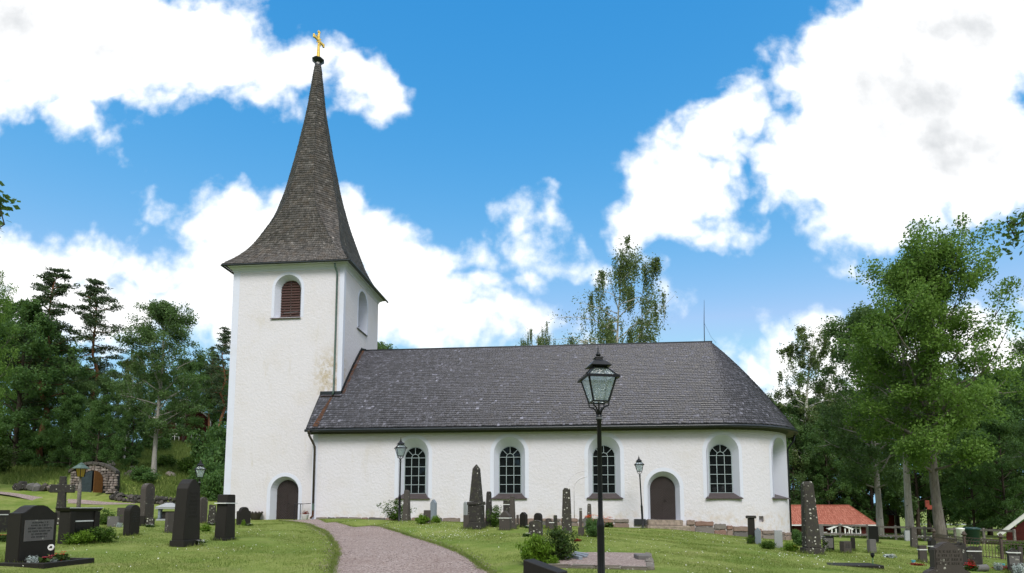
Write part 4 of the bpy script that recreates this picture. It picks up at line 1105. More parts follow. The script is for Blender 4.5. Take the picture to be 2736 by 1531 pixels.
for k, (px, Y, top, md) in enumerate([(2080,84,1075,T_dark),(2150,88,1060,T_mid),(2215,80,1090,T_dark2),(2265,86,1040,T_dark),(2330,82,1010,T_dark2),(2395,90,985,T_dark),(2450,78,1010,T_mid),(2520,84,1000,T_dark2),(2585,76,1010,T_dark),(2640,84,980,T_dark2),(2700,74,985,T_dark),(2770,72,950,T_dark2),(2830,66,960,T_dark),(2290,100,1020,T_dark2),(2480,100,990,T_dark),(2610,104,1000,T_mid),(2720,100,960,T_dark2),(2030,92,1110,T_dark2),(2185,104,1060,T_dark),(2120,82,1120,T_mid),(2250,90,1095,T_mid),(2600,60,1130,T_dark2),(2690,58,1110,T_dark)]):
    tree_at(md, 'forest_tree', px, 0, Y, top, EL, EG, rz=k*1.3, wide=.8)
tree_at(T_aspen, 'broadleaf_tree', 2850, 0, 48, 860, 'leafy tree reaching in at the right edge beside the tall leafy tree', rz=1.9, wide=.9)
# wooded hill in the west
tree_at(T_pine, 'pine_tree', 222, 0, 66, 752, 'tall pine with bare orange stem left of the round-topped aspen', rz=.2, wide=1.05)
tree_at(T_pine2, 'pine_tree', 95, 0, 62, 722, 'leftmost tall pine with dense dark crown', rz=1.2, wide=1.15)
tree_at(T_pine3, 'pine_tree', 580, 0, 84, 880, 'narrow pine next to the left edge of the tower', rz=.6, wide=1.1)
tree_at(T_pine3, 'pine_tree', 548, 0, 92, 930, 'smaller pine left of the narrow pine by the tower', rz=2.6, wide=.9)
tree_at(T_aspen, 'aspen_tree', 408, 0, 58, 800, 'big round-topped aspen in front of the red hillside house', rz=.2, wide=1.02)
tree_at(T_birch, 'birch_tree', 322, 0, 68, 930, 'thin white-stemmed birch between pine and big aspen', rz=2.0, wide=.9)
tree_at(T_maple, 'maple_tree', -110, 0, 47, 770, 'leafy tree cut by the left edge of the picture', rz=2.0, wide=.55)
WG = 'trees on the wooded hill west of the church'; WLb = 'dark leafy tree on the shaded hillside left of the tower'
for k, (px, Y, top, md) in enumerate([(30,60,800,T_dark),(75,74,850,T_dark2),(150,70,950,T_mid),(180,58,1040,T_lime),(262,64,1005,T_mid),(250,56,1060,T_lime),(330,80,960,T_dark),(345,62,1080,T_dark2),(480,90,960,T_dark),(520,98,955,T_mid),(560,100,970,T_dark2),(610,96,990,T_dark),(10,90,900,T_dark),(200,92,980,T_dark2),(-60,66,830,T_dark),(395,100,980,T_dark2),(650,110,1010,T_mid)]):
    tree_at(md, 'forest_tree', px, 0, Y, top, WLb, WG, rz=k*1.7, wide=.95)
# trees by the road behind the viewer, mirrored in the windows; two of them reach into the picture
for k, (x, y, h, md, wd) in enumerate([(-44+11*i, -19-4*(i % 2), 19+(i % 3), (T_dark, T_mid, T_lime)[i % 3], 1.35) for i in range(9)] + [(-38+13*i, -34, 23, T_dark2, 1.5) for i in range(7)]):
    plant(md, 'roadside_tree', (x, y, gz1(x, y)), 'leafy tree mirrored in the church windows', 'tree', 'trees mirrored in the church windows', k*1.1, (h/20*wd, h/20*wd, h/20))

# ------------------------------------------------------------------ twigs reaching in from trees beside the viewer
def twig(name, pts_px, Y, label, seed, n, spread, leaf, rootpt):
    rs = np.random.default_rng(seed); r_ = empty(name, (rootpt[0], rootpt[1], gz1(rootpt[0], rootpt[1])))
    o = np.array(r_.location); tb = MB(); P = []
    for (x, y) in pts_px:
        q = ray(x, y); q = q/q[1]*Y; P.append(np.array([q[0], q[1], 1.6+q[2]]) - o)
    trunk = [np.array([0, 0, -.3]), np.array([.1, .0, 3.0]), np.array([0, .2, 6.0]), np.array([.2, .1, P[0][2]-.6 if P[0][2] > 7 else 7.5]), np.array([.0, .3, max(P[0][2], 8)+4])]
    tb.tube(trunk, [.24, .2, .17, .12, .03], 8); tb.tube([trunk[3], trunk[3]*.5+P[0]*.5+np.array([0, 0, .3])] + P, [.06, .04] + [.02-.012*i/len(P) for i in range(len(P))], 5)
    C = []
    for i in range(n):
        j = rs.integers(0, len(P)); c = P[j] + rs.normal(size=3)*spread*np.array([1, 1, .9]); tb.tube([P[j], (P[j]+c)/2+np.array([0, 0, .05]), c], [.008, .006, .003], 3); C.append(c)
    top = trunk[4]
    for i in range(90):
        az = rs.uniform(0, 6.28); C.append(np.array([math.cos(az), math.sin(az), 0])*rs.uniform(0, 1.6) + np.array([0, 0, rs.uniform(trunk[3][2]+1.5, top[2])]))
    C = np.array(C); per = 20; idx = np.repeat(np.arange(len(C)), per); pos = C[idx] + rs.normal(size=(len(idx), 3))*.13
    V = leaf_quads(pos, leaf, rs, .7, .6); link('crown', np_mesh('crown', V, np.arange(len(V)).reshape(-1, 4), MATS['leaf_dark'], rs.uniform(0, 1, len(pos))), r_); tb.build('trunk', MATS['bark_dark'], r_, smooth=True)
    return tag(r_, label, 'tree')
twig('overhanging_tree', [(-60,560),(-30,600),(-5,610),(12,600),(-8,530)], 13, 'leafy twigs poking in at the left edge against blue sky', 5, 12, .13, .14, (-14.5, 12))
twig('overhanging_tree', [(2790,560),(2745,590),(2712,600),(2690,590),(2715,640)], 14, 'leafy twigs hanging in at the upper right edge', 6, 16, .16, .12, (16.5, 13))
# ------------------------------------------------------------------ street lamps
def make_lamp(post_h=2.60, label='', glass='lantern_glass'):
    r_ = empty('lamp_post'); H = post_h
    MB().lathe([(.085, -.15), (.085, .02), (.056, .06), (.054, 1.08), (.060, 1.10), (.054, 1.16), (.036, 1.24), (.033, H-.10), (.045, H-.09), (.045, H-.02), (.028, H)], 12).build('post', MATS['iron'], r_, smooth=True)
    MB().lathe([(.047, H-.075), (.047, H-.045)], 12).build('collar', MATS['lead'], r_)
    m = MB()
    for k in range(4):
        a = R(45+90*k); c, s_ = math.cos(a), math.sin(a)
        m.tube([(c*.02, s_*.02, H-.03), (c*.045, s_*.045, H+.05), (c*.09, s_*.09, H+.10), (c*.155, s_*.155, H+.115), (c*.165, s_*.165, H+.16), (c*.16, s_*.16, H+.19)], [.014, .013, .012, .012, .010, .010], 5)
    m.tube([(0, 0, H), (0, 0, H+.32)], .012, 6); m.build('bracket', MATS['iron'], r_, smooth=True)
    b, t_ = H+.18, H+.53; hb, ht = .115, .205
    fr = MB()
    cs = [(-1, -1), (1, -1), (1, 1), (-1, 1)]
    for i in range(4):
        p, q = cs[i], cs[(i+1) % 4]
        fr.bar((p[0]*hb, p[1]*hb, b), (p[0]*ht, p[1]*ht, t_), .022, .022); fr.bar((p[0]*hb, p[1]*hb, b), (q[0]*hb, q[1]*hb, b), .02, .02); fr.bar((p[0]*(ht+.03), p[1]*(ht+.03), t_+.005), (q[0]*(ht+.03), q[1]*(ht+.03), t_+.005), .035, .035)
        fr.bar((p[0]*(ht+.025), p[1]*(ht+.025), t_+.01), (p[0]*.10, p[1]*.10, t_+.155), .018, .018)
        fr.add([(p[0]*(ht+.055), p[1]*(ht+.055), t_-.012), (q[0]*(ht+.055), q[1]*(ht+.055), t_-.012), (q[0]*(ht-.0), q[1]*(ht-.0), t_+.03), (p[0]*(ht-.0), p[1]*(ht-.0), t_+.03)], [(0, 1, 2, 3)])
    fr.build('lantern_frame', MATS['iron'], r_)
    for i in range(4):
        p, q = cs[i], cs[(i+1) % 4]; k = .985
        MB().add([(p[0]*hb*k, p[1]*hb*k, b), (q[0]*hb*k, q[1]*hb*k, b), (q[0]*ht*k, q[1]*ht*k, t_), (p[0]*ht*k, p[1]*ht*k, t_)], [(0, 1, 2, 3)]).build('pane', MATS[glass], r_)
        MB().add([(p[0]*ht, p[1]*ht, t_+.02), (q[0]*ht, q[1]*ht, t_+.02), (q[0]*.10, q[1]*.10, t_+.15), (p[0]*.10, p[1]*.10, t_+.15)], [(0, 1, 2, 3)]).build('roof_pane', MATS[glass], r_)
    MB().lathe([(.10, t_+.13), (.105, t_+.17), (.155, t_+.175), (.160, t_+.185), (.10, t_+.25), (.055, t_+.285), (.05, t_+.30), (.065, t_+.31), (.06, t_+.325), (.03, t_+.33)], 4, sq=True).build('cap', MATS['iron'], r_)
    MB().lathe([(.02, t_+.33), (.038, t_+.355), (.040, t_+.375), (.024, t_+.385), (.017, t_+.42), (.004, t_+.49)], 8).build('finial', MATS['iron'], r_, smooth=True)
    MB().lathe([(.012, b), (.022, b+.10), (.020, b+.15), (.006, b+.18)], 8).build('bulb', MATS['white_paint'], r_, smooth=True)
    return r_
lamp0 = make_lamp(2.75); LG = 'lantern posts of the churchyard'
def place_lamp(o, px, py, rz, label, tilt=0.0, Y=None, htop=None):
    p, s_ = G(px, py) if Y is None else GY(px, Y)
    o.location = p; o.rotation_euler = (0, tilt, rz); tag(o, label, 'lamp', LG); return o
place_lamp(lamp0, 1604, 0, R(9), 'large black lantern post in front of the third nave window', 0, 8.72)
def lamp_copy(*a, **k): return place_lamp(copy_tree(lamp0), *a, **k)
lamp_copy(1067, 1390, R(20), 'black lantern post on the grass bank before the leftmost nave window')
lamp_copy(1718, 1411, R(-12), 'slightly leaning black lantern post left of the nave door', R(-2.2))
l2 = make_lamp(2.05); place_lamp(l2, 530, 0, R(30), 'short black lantern post behind the tall pointed gravestone', 0, 27.5)
# yellow-glazed lamp by the hillside cellar
p, s_ = GY(210, 27.0); r_ = empty('lamp_post', p); zt = 1.6 + (1352-1236)*s_ - p.z
MB().lathe([(.085, -.1), (.075, zt*.5), (.07, zt*.62), (.05, zt*.64), (.045, zt-.66), (.10, zt-.64)], 10).build('post', MATS['fence_wood'], r_, smooth=True)
for k in range(6):
    a0, a1 = R(60*k), R(60*k+60); MB().add([(.15*math.cos(a0), .15*math.sin(a0), zt-.64), (.15*math.cos(a1), .15*math.sin(a1), zt-.64), (.22*math.cos(a1), .22*math.sin(a1), zt-.26), (.22*math.cos(a0), .22*math.sin(a0), zt-.26)], [(0,1,2,3)]).build('pane', MATS['amber_glass'], r_)
m = MB()
for k in range(6):
    a0 = R(60*k); m.bar((.15*math.cos(a0), .15*math.sin(a0), zt-.65), (.22*math.cos(a0), .22*math.sin(a0), zt-.25), .02, .02)
m.build('lantern_frame', MATS['iron'], r_); MB().lathe([(.36, zt-.28), (.35, zt-.25), (.13, zt-.09), (.13, zt-.06), (.06, zt-.03), (.02, zt)], 6).build('lamp_shade', MATS['copper_pipe'], r_)
tag(r_, 'lamp with yellow panes and green hat before the stone cellar', 'lamp')

# ------------------------------------------------------------------ gravestones
def outline(kind, w, h, n=9):
    a = w/2
    if kind == 'flat': return [(-a, 0), (a, 0), (a*.97, h), (-a*.97, h)]
    if kind == 'round': return [(-a, 0), (a, 0)] + [(a*math.cos(t_), h-a*.9+a*.9*math.sin(t_)) for t_ in np.linspace(0, math.pi, n)]
    if kind == 'lowround': return [(-a, 0), (a, 0)] + [(a*math.cos(t_), h-a*.45+a*.45*math.sin(t_)) for t_ in np.linspace(0, math.pi, n)]
    if kind == 'shoulder':
        c = a*.66; return [(-a, 0), (a, 0), (a, h-c*.98), (c, h-c*.9)] + [(c*math.cos(t_), h-c*.9+c*.9*math.sin(t_)) for t_ in np.linspace(0, math.pi, n)][1:-1] + [(-c, h-c*.9), (-a, h-c*.98)]
    if kind == 'ogee':
        return [(-a, 0), (a, 0), (a, h*.87), (a*.80, h*.885), (a*.62, h*.925), (a*.42, h*.972), (a*.18, h*.996), (-a*.18, h*.996), (-a*.42, h*.972), (-a*.62, h*.925), (-a*.80, h*.885), (-a, h*.87)]
    if kind == 'peak': return [(-a, 0), (a, 0), (a*.96, h*.86), (a*.12, h), (-a*.12, h), (-a*.96, h*.86)]
    if kind == 'point': return [(-a, 0), (a, 0), (a*.74, h*.84), (a*.52, h*.925), (a*.12, h), (-a*.12, h), (-a*.52, h*.925), (-a*.74, h*.84)]
    if kind == 'taper': return [(-a, 0), (a, 0), (a*.74, h*.985), (a*.6, h), (-a*.6, h), (-a*.74, h*.985)]
    if kind == 'wing':
        return [(-a, 0), (a, 0), (a*.97, h*.20), (a*.72, h*.36), (a*.50, h*.42), (a*.49, h*.86), (a*.30, h*.90), (a*.22, h*.955), (a*.08, h), (-a*.08, h), (-a*.22, h*.955), (-a*.30, h*.90), (-a*.49, h*.86), (-a*.50, h*.42), (-a*.72, h*.36), (-a*.97, h*.20)]
def lettering(parent, w, rows, z0, dz, y, mat, seed, fill=.8, hgt=.55):
    """rows of cut letters too worn to read"""
    r = random.Random(seed); m = MB()
    for i in range(rows):
        L = w*r.uniform(.6, 1)*fill; x = -L/2; z = z0 - i*dz
        while x < L/2:
            for st in range(r.randint(1, 2)):
                m.box(x, x+dz*.09, y-.003, y+.004, z-dz*hgt, z); x += dz*.20
            if r.random() < .6: m.box(x-dz*.2, x+.02*dz, y-.003, y+.004, z-dz*.09, z)
            if r.random() < .5: m.box(x-dz*.2, x, y-.003, y+.004, z-dz*hgt, z-dz*hgt+dz*.08)
            x += dz*.16 if r.random() < .82 else dz*.5
    return m.build('inscription', mat, parent)
CHURN = [0]; FOOT = []
def stone(px, py, wpx, hpx, kind, mat, label, rot=0, q=.3, Y=None, base=None, tilt=0, letters=0, plate=None, strap=None, letm='tar_metal', name='gravestone', bev=.012, rough=0.0, sink=.12, cat='gravestone', group=None):
    p, s_ = G(px, py) if Y is None else GY(px, Y)
    CHURN[0] += 1; sd = CHURN[0]
    FOOT.append((p.x, p.y, wpx*s_))
    w_ = wpx*s_; h = hpx*s_; a = R(rot); ar = a + math.atan((px-CX)/F); w = w_/(abs(math.cos(ar)) + q*abs(math.sin(ar)))*math.cos(math.atan((px-CX)/F))**.5; d = q*w
    r_ = empty(name, p, a); r_.rotation_euler = (0, R(tilt), a)
    if kind in ('pillar', 'obelisk', 'block'):
        zb = 0
        if base: zb = base*h; MB().frus(w*.5, d*.5, w*.47, d*.47, -sink, zb).build('base', MATS[mat], r_, bevel=bev)
        k0 = .40 if base else .5
        if kind == 'obelisk':
            MB().frus(w*.42, d*.42, w*.40, d*.40, zb, h*.36).build('pedestal', MATS[mat], r_, bevel=bev); MB().frus(w*.46, d*.46, w*.47, d*.47, h*.36, h*.415).build('collar', MATS['stone_rough'], r_, bevel=.03, rough=.012, seed=sd)
            m = MB().frus(w*.34, d*.34, w*.19, d*.19, h*.415, h*.93); m.build('shaft', MATS[mat], r_, bevel=.01); MB().frus(w*.19, d*.19, .01, .01, h*.93, h).build('tip', MATS[mat], r_)
        elif kind == 'pillar':
            tp = .66; MB().frus(w*k0, d*k0, w*k0*tp, d*k0*tp, zb-(0 if base else sink), h*.97).build('shaft', MATS[mat], r_, bevel=max(bev, .02), seg=2, rough=rough, seed=sd); MB().frus(w*k0*tp, d*k0*tp, w*k0*tp*.72, d*k0*tp*.72, h*.955, h).build('top', MATS[mat], r_, bevel=.015, rough=rough*1.5, seed=sd)
        else: MB().frus(w*.5, d*.5, w*.5, d*.5, -sink, h*.72).build('block', MATS[mat], r_, bevel=bev); MB().frus(w*.5, d*.5, w*.06, d*.5, h*.725, h).build('cap', MATS[mat], r_, bevel=bev)
    else:
        zb = -sink
        if base: MB().frus(w*.5, d*.5*1.25, w*.485, d*.5*1.2, -sink, base*h).build('base', MATS[mat], r_, bevel=bev); zb = base*h
        ww = w*.9 if base else w
        out = [(x, z + zb) for x, z in outline(kind, ww, h-zb)]
        MB().extr(out, -d/2, d/2).build('slab', MATS[mat], r_, bevel=bev, seg=2, rough=rough, seed=sd)
        if plate:
            pz0, pz1 = plate; MB().box(-ww*.40, ww*.40, -d/2-.008, -d/2+.01, h*pz0, h*pz1).build('plate', MATS['granite_grey'], r_)
        if letters:
            top_, bot_ = (plate[1]-.03, plate[0]+.03) if plate else (.80, .40); dz = (top_-bot_)*h/letters
            lettering(r_, ww*.8, letters, top_*h, dz, -d/2-(.008 if plate else 0), MATS[letm], sd)
    if strap:
        k = 1.04 if kind not in ('pillar',) else (1-.34*strap)*1.06*(.8 if base else 1)
        MB().box(-w*.5*k, w*.5*k, -d*.5*k-.01, d*.5*k+.01, h*strap, h*strap+.028).build('strap', MATS['strap'], r_)
    return tag(r_, label, cat, group)
# left lawn
A = 84
stone(80,1503,118,151,'ogee','granite_dark','big dark polished headstone with shouldered arch top in the lower left corner',A,.36,base=None,letters=6,plate=(.38,.74))
stone(-6,1424,52,60,'flat','stone_rough','rough grey headstone cut off by the left edge',70,.4,strap=.78)
stone(207,1450,96,92,'flat','granite_dark','wide dark cabinet-shaped monument behind two round bushes',A,.32,name='monument',cat='monument')
stone(302,1408,31,28,'flat','granite_grey','low grey slab in front of a taller slab, beside rose shrub',15,.3)
stone(325,1400,27,43,'flat','granite_brown','plain brown flat-topped slab just left of the rounded dark headstone',15,.3)
stone(350,1430,41,80,'round','granite_dark','rounded dark headstone with rough lichen-spotted left edge, standing alone on lawn',A,.5,letters=5)
stone(391,1387,36,95,'round','granite_brown','tall narrow round-topped headstone behind the rounded dark headstone',A,.45,letters=5)
stone(379,1406,17,27,'flat','granite_dark','small dark marker right behind the rounded dark headstone',10,.4); stone(400,1406,24,22,'lowround','stone_lichen','low speckled grey stone with small flowers at its foot',10,.5)
stone(496,1459,76,176,'point','granite_dark','tall pointed dark headstone on a rough plinth',A,.42,base=.09,letters=7,letm='granite_dark')
stone(541,1398,23,69,'round','granite_brown','slim round-topped grey headstone seen right of the pointed one',70,.4)
stone(600,1444,56,121,'taper','granite_dark','dark headstone held with a white strap near the tower',78,.70,base=.06,strap=.80)
stone(586,1437,14,104,'flat','granite_brown','thin brown slab tied to the strapped dark headstone',40,.4)
stone(566,1402,22,52,'taper','stone_lichen','rough jagged natural stone behind the strapped headstone',10,.6,rough=.05); stone(561,1400,13,25,'flat','granite_black','small black marker beside the jagged stone',0,.3)
stone(650,1403,37,48,'shoulder','granite_dark','small dark headstone with arched centre by the tower foot',60,.35)
stone(459,1424,38,54,'flat','stone_taupe','upright ribbed brown slab in front of the pale hip-roofed tomb',65,.4,letters=0)
# cross
p, s_ = G(160, 1402); r_ = empty('stone_cross', p, R(24)); h = 128*s_
MB().frus(.30, .20, .24, .16, -.1, h*.16).build('base', MATS['stone_lichen'], r_, bevel=.03, rough=.02)
MB().frus(.17, .13, .105, .10, h*.15, h).build('shaft', MATS['stone_rough'], r_, bevel=.02); MB().box(-h*.21, h*.21, -.115, .115, h*.66, h*.83).build('arm', MATS['stone_rough'], r_, bevel=.02)
tag(r_, 'weathered stone cross behind the dark cabinet-shaped monument', 'cross')
# cabinet monument details
mon = bpy.data.objects['monument']; w = mon.children[0].dimensions.x; d = mon.children[0].dimensions.y; h = 92*G(207,1450)[1]
MB().frus(w*.53, d*.60, w*.56, d*.68, h*.90, h*.97).box(-w*.57, w*.57, -d*.7, d*.7, h*.97, h*1.01).build('cornice', MATS['granite_dark'], mon, bevel=.01)
for sx in (-1, 1): MB().box(sx*w*.42-w*.09, sx*w*.42+w*.09, -d*.62, -d*.5, -.1, h*.895).build('pilaster', MATS['granite_dark'], mon, bevel=.01)
MB().box(-w*.30, w*.30, -d*.53, -d*.505, h*.30, h*.58).build('plate', MATS['granite_black'], mon); MB().box(-w*.33, w*.30, -d*.56, -d*.5, h*.60, h*.635).build('strap', MATS['strap'], mon)
MB().box(-w*.575, w*.575, -d*.71, -d*.69, h*.985, h*1.005).build('strap', MATS['strap'], mon)
# pale hip-roofed tomb
p, s_ = GY(452, 32.0); r_ = empty('tomb', p, R(20)); MB().box(-.52, .52, -.32, .32, -.1, .10).build('base', MATS['granite_pale'], r_, bevel=.01)
for sx in (-1, 1):
    for sy in (-1, 1): MB().lathe([(.085, .1), (.065, .2), (.065, .55), (.085, .62)], 10, sx*.40, sy*.22).build('column', MATS['granite_blue'], r_, smooth=True)
MB().box(-.58, .58, -.38, .38, .62, .72).frus(.60, .40, .14, .06, .72, .95).build('hip_cap', MATS['granite_pale'], r_, bevel=.008); MB().box(-.28, .28, -.14, .14, .1, .5).build('urn_block', MATS['granite_dark'], r_, bevel=.02)
tag(r_, 'small pale tomb with hipped stone cap on short columns', 'tomb')
# below the nave
stone(1086,1391,24,84,'pillar','stone_taupe','weathered grey pillar stone next to the left lantern post',-18,.8,rough=.012)
stone(1141,1398,19,34,'flat','granite_brown','low dark slab among green leaves under the first window',10,.35); stone(1158,1390,19,58,'peak','granite_blue','pale blue-grey slab right of the low dark slab',-28,.6)
stone(1244,1399,13,58,'round','granite_pale','pale rounded slab seen edge-on left of the big obelisk',-58,.35)
stone(1247,1413,19,36,'flat','granite_brown','small dark block at the left foot of the big obelisk',-14,.6)
stone(1272,1412,56,170,'obelisk','stone_rough','big dark obelisk on a collared pedestal, tallest monument before the nave',-18,.95,base=.10)
stone(1306,1407,27,93,'pillar','stone_spotted','lichen-spotted pillar right beside the big obelisk',-18,.8,base=.03)
stone(1354,1402,20,64,'flat','stone_rough','greenish strapped slab leaning against a square pillar',-15,.5,strap=.82)
stone(1369,1414,24,88,'pillar','stone_taupe','square grey pillar below the second window',-12,.85,base=.14)
stone(1350,1418,33,52,'block','granite_brown','gabled stone block in front of the square pillar',-14,.8,strap=.62)
stone(1383,1408,7,32,'flat','stone_taupe','thin stone post beside the peaked dark stone',0,.6); stone(1399,1410,23,41,'peak','granite_dark','small peaked dark stone with polished edge, right of the thin post',-42,.55)
stone(1438,1411,24,40,'round','granite_dark','dark rounded headstone standing behind the speckled rough stone',-40,.5); stone(1432,1433,38,42,'lowround','stone_lichen','speckled rough low stone behind the feathery bush',-15,.6,rough=.015)
stone(1466,1412,17,27,'lowround','granite_brown','low brown round-topped stone left of the tallest lichen pillar',-12,.5); stone(1474,1418,13,24,'flat','stone_taupe','small strapped grey marker before the low brown stone',-10,.5,strap=.85); stone(1484,1413,13,36,'taper','stone_rough','little broken dark stone right against the tall lichen pillar',-10,.7)
stone(1515,1427,30,121,'pillar','stone_lichen','tall lichen-covered pillar below the walled-up arch',-9,.75,rough=.012)
stone(1552,1413,8,54,'flat','stone_taupe','slim stone post with strap left of the orange lilies',0,.8,strap=.9); stone(1575,1404,15,62,'pillar','stone_taupe','leaning stone shaft behind the orange lilies',-6,.8)
stone(1553,1432,17,23,'flat','granite_brown','low dark box-shaped stone at the foot of the lilies',-10,.6)
stone(1565,1414,12,33,'peak','granite_grey','small grey stone half hidden by the lily leaves',-14,.5)
# east lawn
p, s_ = G(2009, 1453); r_ = empty('pillar_stone', p, R(-16)); h = 74*s_
MB().frus(.13, .12, .12, .11, -.1, h*.90).build('shaft', MATS['granite_dark'], r_, bevel=.008); MB().box(-.185, .185, -.15, .15, h*.90, h*1.0).build('capital', MATS['stone_rough'], r_, bevel=.02); MB().frus(.18, .15, .16, .14, -.1, .10).build('base', MATS['stone_rough'], r_, bevel=.01)
tag(r_, 'dark pillar with flat square capital near the round wall', 'gravestone')
stone(2026,1455,17,44,'peak','granite_blue','blue-grey slanted slab right behind the capital-topped pillar',-40,.5)
stone(2081,1465,21,47,'flat','granite_pale','light grey upright slab between two flowering bushes',-24,.5)
stone(2170,1479,64,190,'pillar','stone_lichen','tall leaning lichen-covered pillar left of the red-roofed cottage',-4,.85,base=.085,tilt=-1.5)
stone(2214,1474,30,42,'flat','granite_black','black headstone with white flowers right of the leaning pillar',-20,.4,letters=2,letm='granite_grey',plate=(.25,.85)); stone(2194,1442,15,38,'round','granite_grey','pale grey rounded stone just behind the leaning pillar',-10,.5)
stone(2260,1478,31,31,'flat','granite_brown','small square brown headstone with dark lettering',22,.45,letters=3); stone(2280,1472,12,35,'lowround','granite_dark','slim dark stone behind the small brown headstone',-20,.6)
stone(2334,1450,30,43,'flat','granite_black','black capped headstone next to the wooden fence',-18,.5,base=.06); stone(2330,1478,25,36,'flat','granite_grey','plain grey granite block in front of the black capped headstone',14,.5)
stone(2426,1446,18,28,'flat','granite_pale','pale small stone at the foot of the spotted trunk',-8,.4); stone(2443,1463,21,53,'taper','stone_taupe','tapered grey pillar slab before the spotted trunk',-8,.6)
p, s_ = G(2524, 1436); r_ = empty('grave_monument', p, 0); MB().frus(.42, .3, .34, .24, -.6, .06).frus(.36, .26, .10, .09, .06, .20).build('base', MATS['granite_grey'], r_, bevel=.01); MB().frus(.09, .08, .075, .07, .19, .62).build('shaft', MATS['granite_blue'], r_, bevel=.01); tag(r_, 'pale stub pillar on spreading foot behind the iron fence', 'monument')
stone(2518,1560,150,104,'wing','granite_brown','large grey headstone with wings and lettering at the lower right',-6,.2,Y=12.6,letters=4,letm='granite_dark',bev=.02)
stone(2466,1502,24,44,'flat','granite_brown','strapped brown slab left of the large winged headstone',0,.4,strap=.72); stone(2492,1484,22,46,'peak','granite_dark','dark strapped slab peeping over the winged headstone',20,.4,strap=.5)
stone(2556,1520,52,68,'taper','stone_spotted','black and white speckled boulder stone right of the winged headstone',-10,.7,rough=.06,bev=.04)
stone(2603,1518,40,57,'lowround','stone_rough','rough dark headstone with white ribbon before the iron fence',-14,.45,strap=.76); stone(2622,1512,10,52,'flat','stone_taupe','thin grey slab at the right side of the ribboned headstone',-10,.6)
stone(2712,1532,34,66,'peak','stone_spotted','dark strapped headstone with brass plate at the right edge',-30,.6,strap=.80,plate=(.35,.7)); stone(2731,1530,14,68,'flat','granite_brown','grey slab cut off by the right edge behind the strapped stone',-10,.5)
# lying stones
p, s_ = G(2622, 1528); r_ = MB().tube([(-.20, 0, .09), (.18, .05, .10)], [.085, .10], 12).build('fallen_stone', MATS['granite_grey'], None, smooth=False, loc=p); tag(r_, 'grey drum-shaped stone lying on the grass before the ribboned headstone', 'stone')
p, s_ = G(2255, 1510); r_ = MB().box(-.80, .80, -.36, .36, -.06, .03).build('grave_slab', MATS['granite_dark'], None, bevel=.012, loc=p, rz=R(-4)); tag(r_, 'dark flat grave slab set level with the lawn', 'grave slab')
p, s_ = G(1455, 1534); p.y -= .25; r_ = empty('desk_stone', p, R(-38)); MB().add([(-.42,-.18,-.1),(.42,-.18,-.1),(.42,.18,-.1),(-.42,.18,-.1),(-.42,-.18,.30),(.42,-.18,.10),(.42,.18,.10),(-.42,.18,.30)], [(3,2,1,0),(4,5,6,7),(0,1,5,4),(1,2,6,5),(2,3,7,6),(3,0,4,7)]).build('slab', MATS['granite_dark'], r_, bevel=.012); tag(r_, 'low dark slanted stone at the bottom edge left of the big lantern post', 'gravestone')
# front left plot: kerb and flowers
p, s_ = G(108, 1512); r_ = empty('grave_kerb', p, R(A)); r_.location.z += .0
for (x0, x1, y0, y1) in ((-.62, .62, -.72, -.62), (-.62, -.52, -.62, .25), (.52, .62, -.62, .25)): MB().box(x0, x1, y0, y1, -.1, .07).build('kerb', MATS['granite_dark'], r_, bevel=.01)
MB().box(-.52, .52, -.62, .25, -.1, .03).build('soil', M('soil', (.035,.024,.018), .95, .1, .3, 20, .6), r_); r_.location = G(95, 1506)[0] + Vector((.05, .0, 0)); tag(r_, 'dark kerb with soil in front of the big polished headstone', 'grave kerb')
# gravel bed with kerb near the large lantern post
p, s_ = G(1600, 1520); bed = empty('grave_bed', (0, 0, 0))
def gp(x, y): return G(x, y)[0]
c00, c10, c11, c01 = gp(1462,1519), gp(1737,1525), gp(1731,1484), gp(1515,1482)
cen = (c00+c10+c11+c01)/4; bed.location = cen
def kerbline(a, b, n, hgt, wd, seed):
    r = random.Random(seed); a = a-cen; b = b-cen
    for k in range(n):
        p0 = a + (b-a)*(k/n); p1 = a + (b-a)*((k+.985)/n); z = max(p0.z, p1.z)
        m = MB().bar((p0.x, p0.y, p0.z-.05), (p1.x, p1.y, p1.z-.05), wd*r.uniform(.9, 1.1), hgt*2); m.build('kerb_stone', MATS['kerb_stone'], bed, bevel=.03, seg=2, rough=.012, seed=seed+k)
kerbline(c00, c10, 4, .14, .20, 1); kerbline(c10, c11, 3, .13, .20, 9); kerbline(c11, c01, 4, .10, .16, 17); kerbline(c01, c00, 3, .08, .14, 25)
n = 12; V = []; 
for i in range(n+1):
    for j in range(n+1):
        a = c00 + (c10-c00)*(i/n); b = c01 + (c11-c01)*(i/n); q = a + (b-a)*(j/n); V.append((q.x-cen.x, q.y-cen.y, gz1(q.x, q.y)+.055-cen.z))
MB().add(V, [(i*(n+1)+j, (i+1)*(n+1)+j, (i+1)*(n+1)+j+1, i*(n+1)+j+1) for i in range(n) for j in range(n)]).build('gravel_fill', MATS['gravel'], bed, smooth=True)
for (a, b, hh) in (((1500,1490),(1552,1502),.10),((1535,1488),(1570,1491),.06),((1540,1492),(1566,1496),.05)):
    p0 = gp(*a)-cen; p1 = gp(*b)-cen; MB().bar((p0.x, p0.y, p0.z+.10), (p1.x, p1.y, p1.z+.08), .10, hh).build('loose_slab', MATS['granite_blue'], bed, bevel=.008)
p0 = gp(1718,1500)-cen; MB().box(p0.x-.16, p0.x+.14, p0.y-.2, p0.y+.3, p0.z-.05, p0.z+.16).build('corner_block', MATS['granite_grey'], bed, bevel=.02)
tag(bed, 'gravel grave bed with mossy stone kerb behind the large lantern post', 'grave bed')
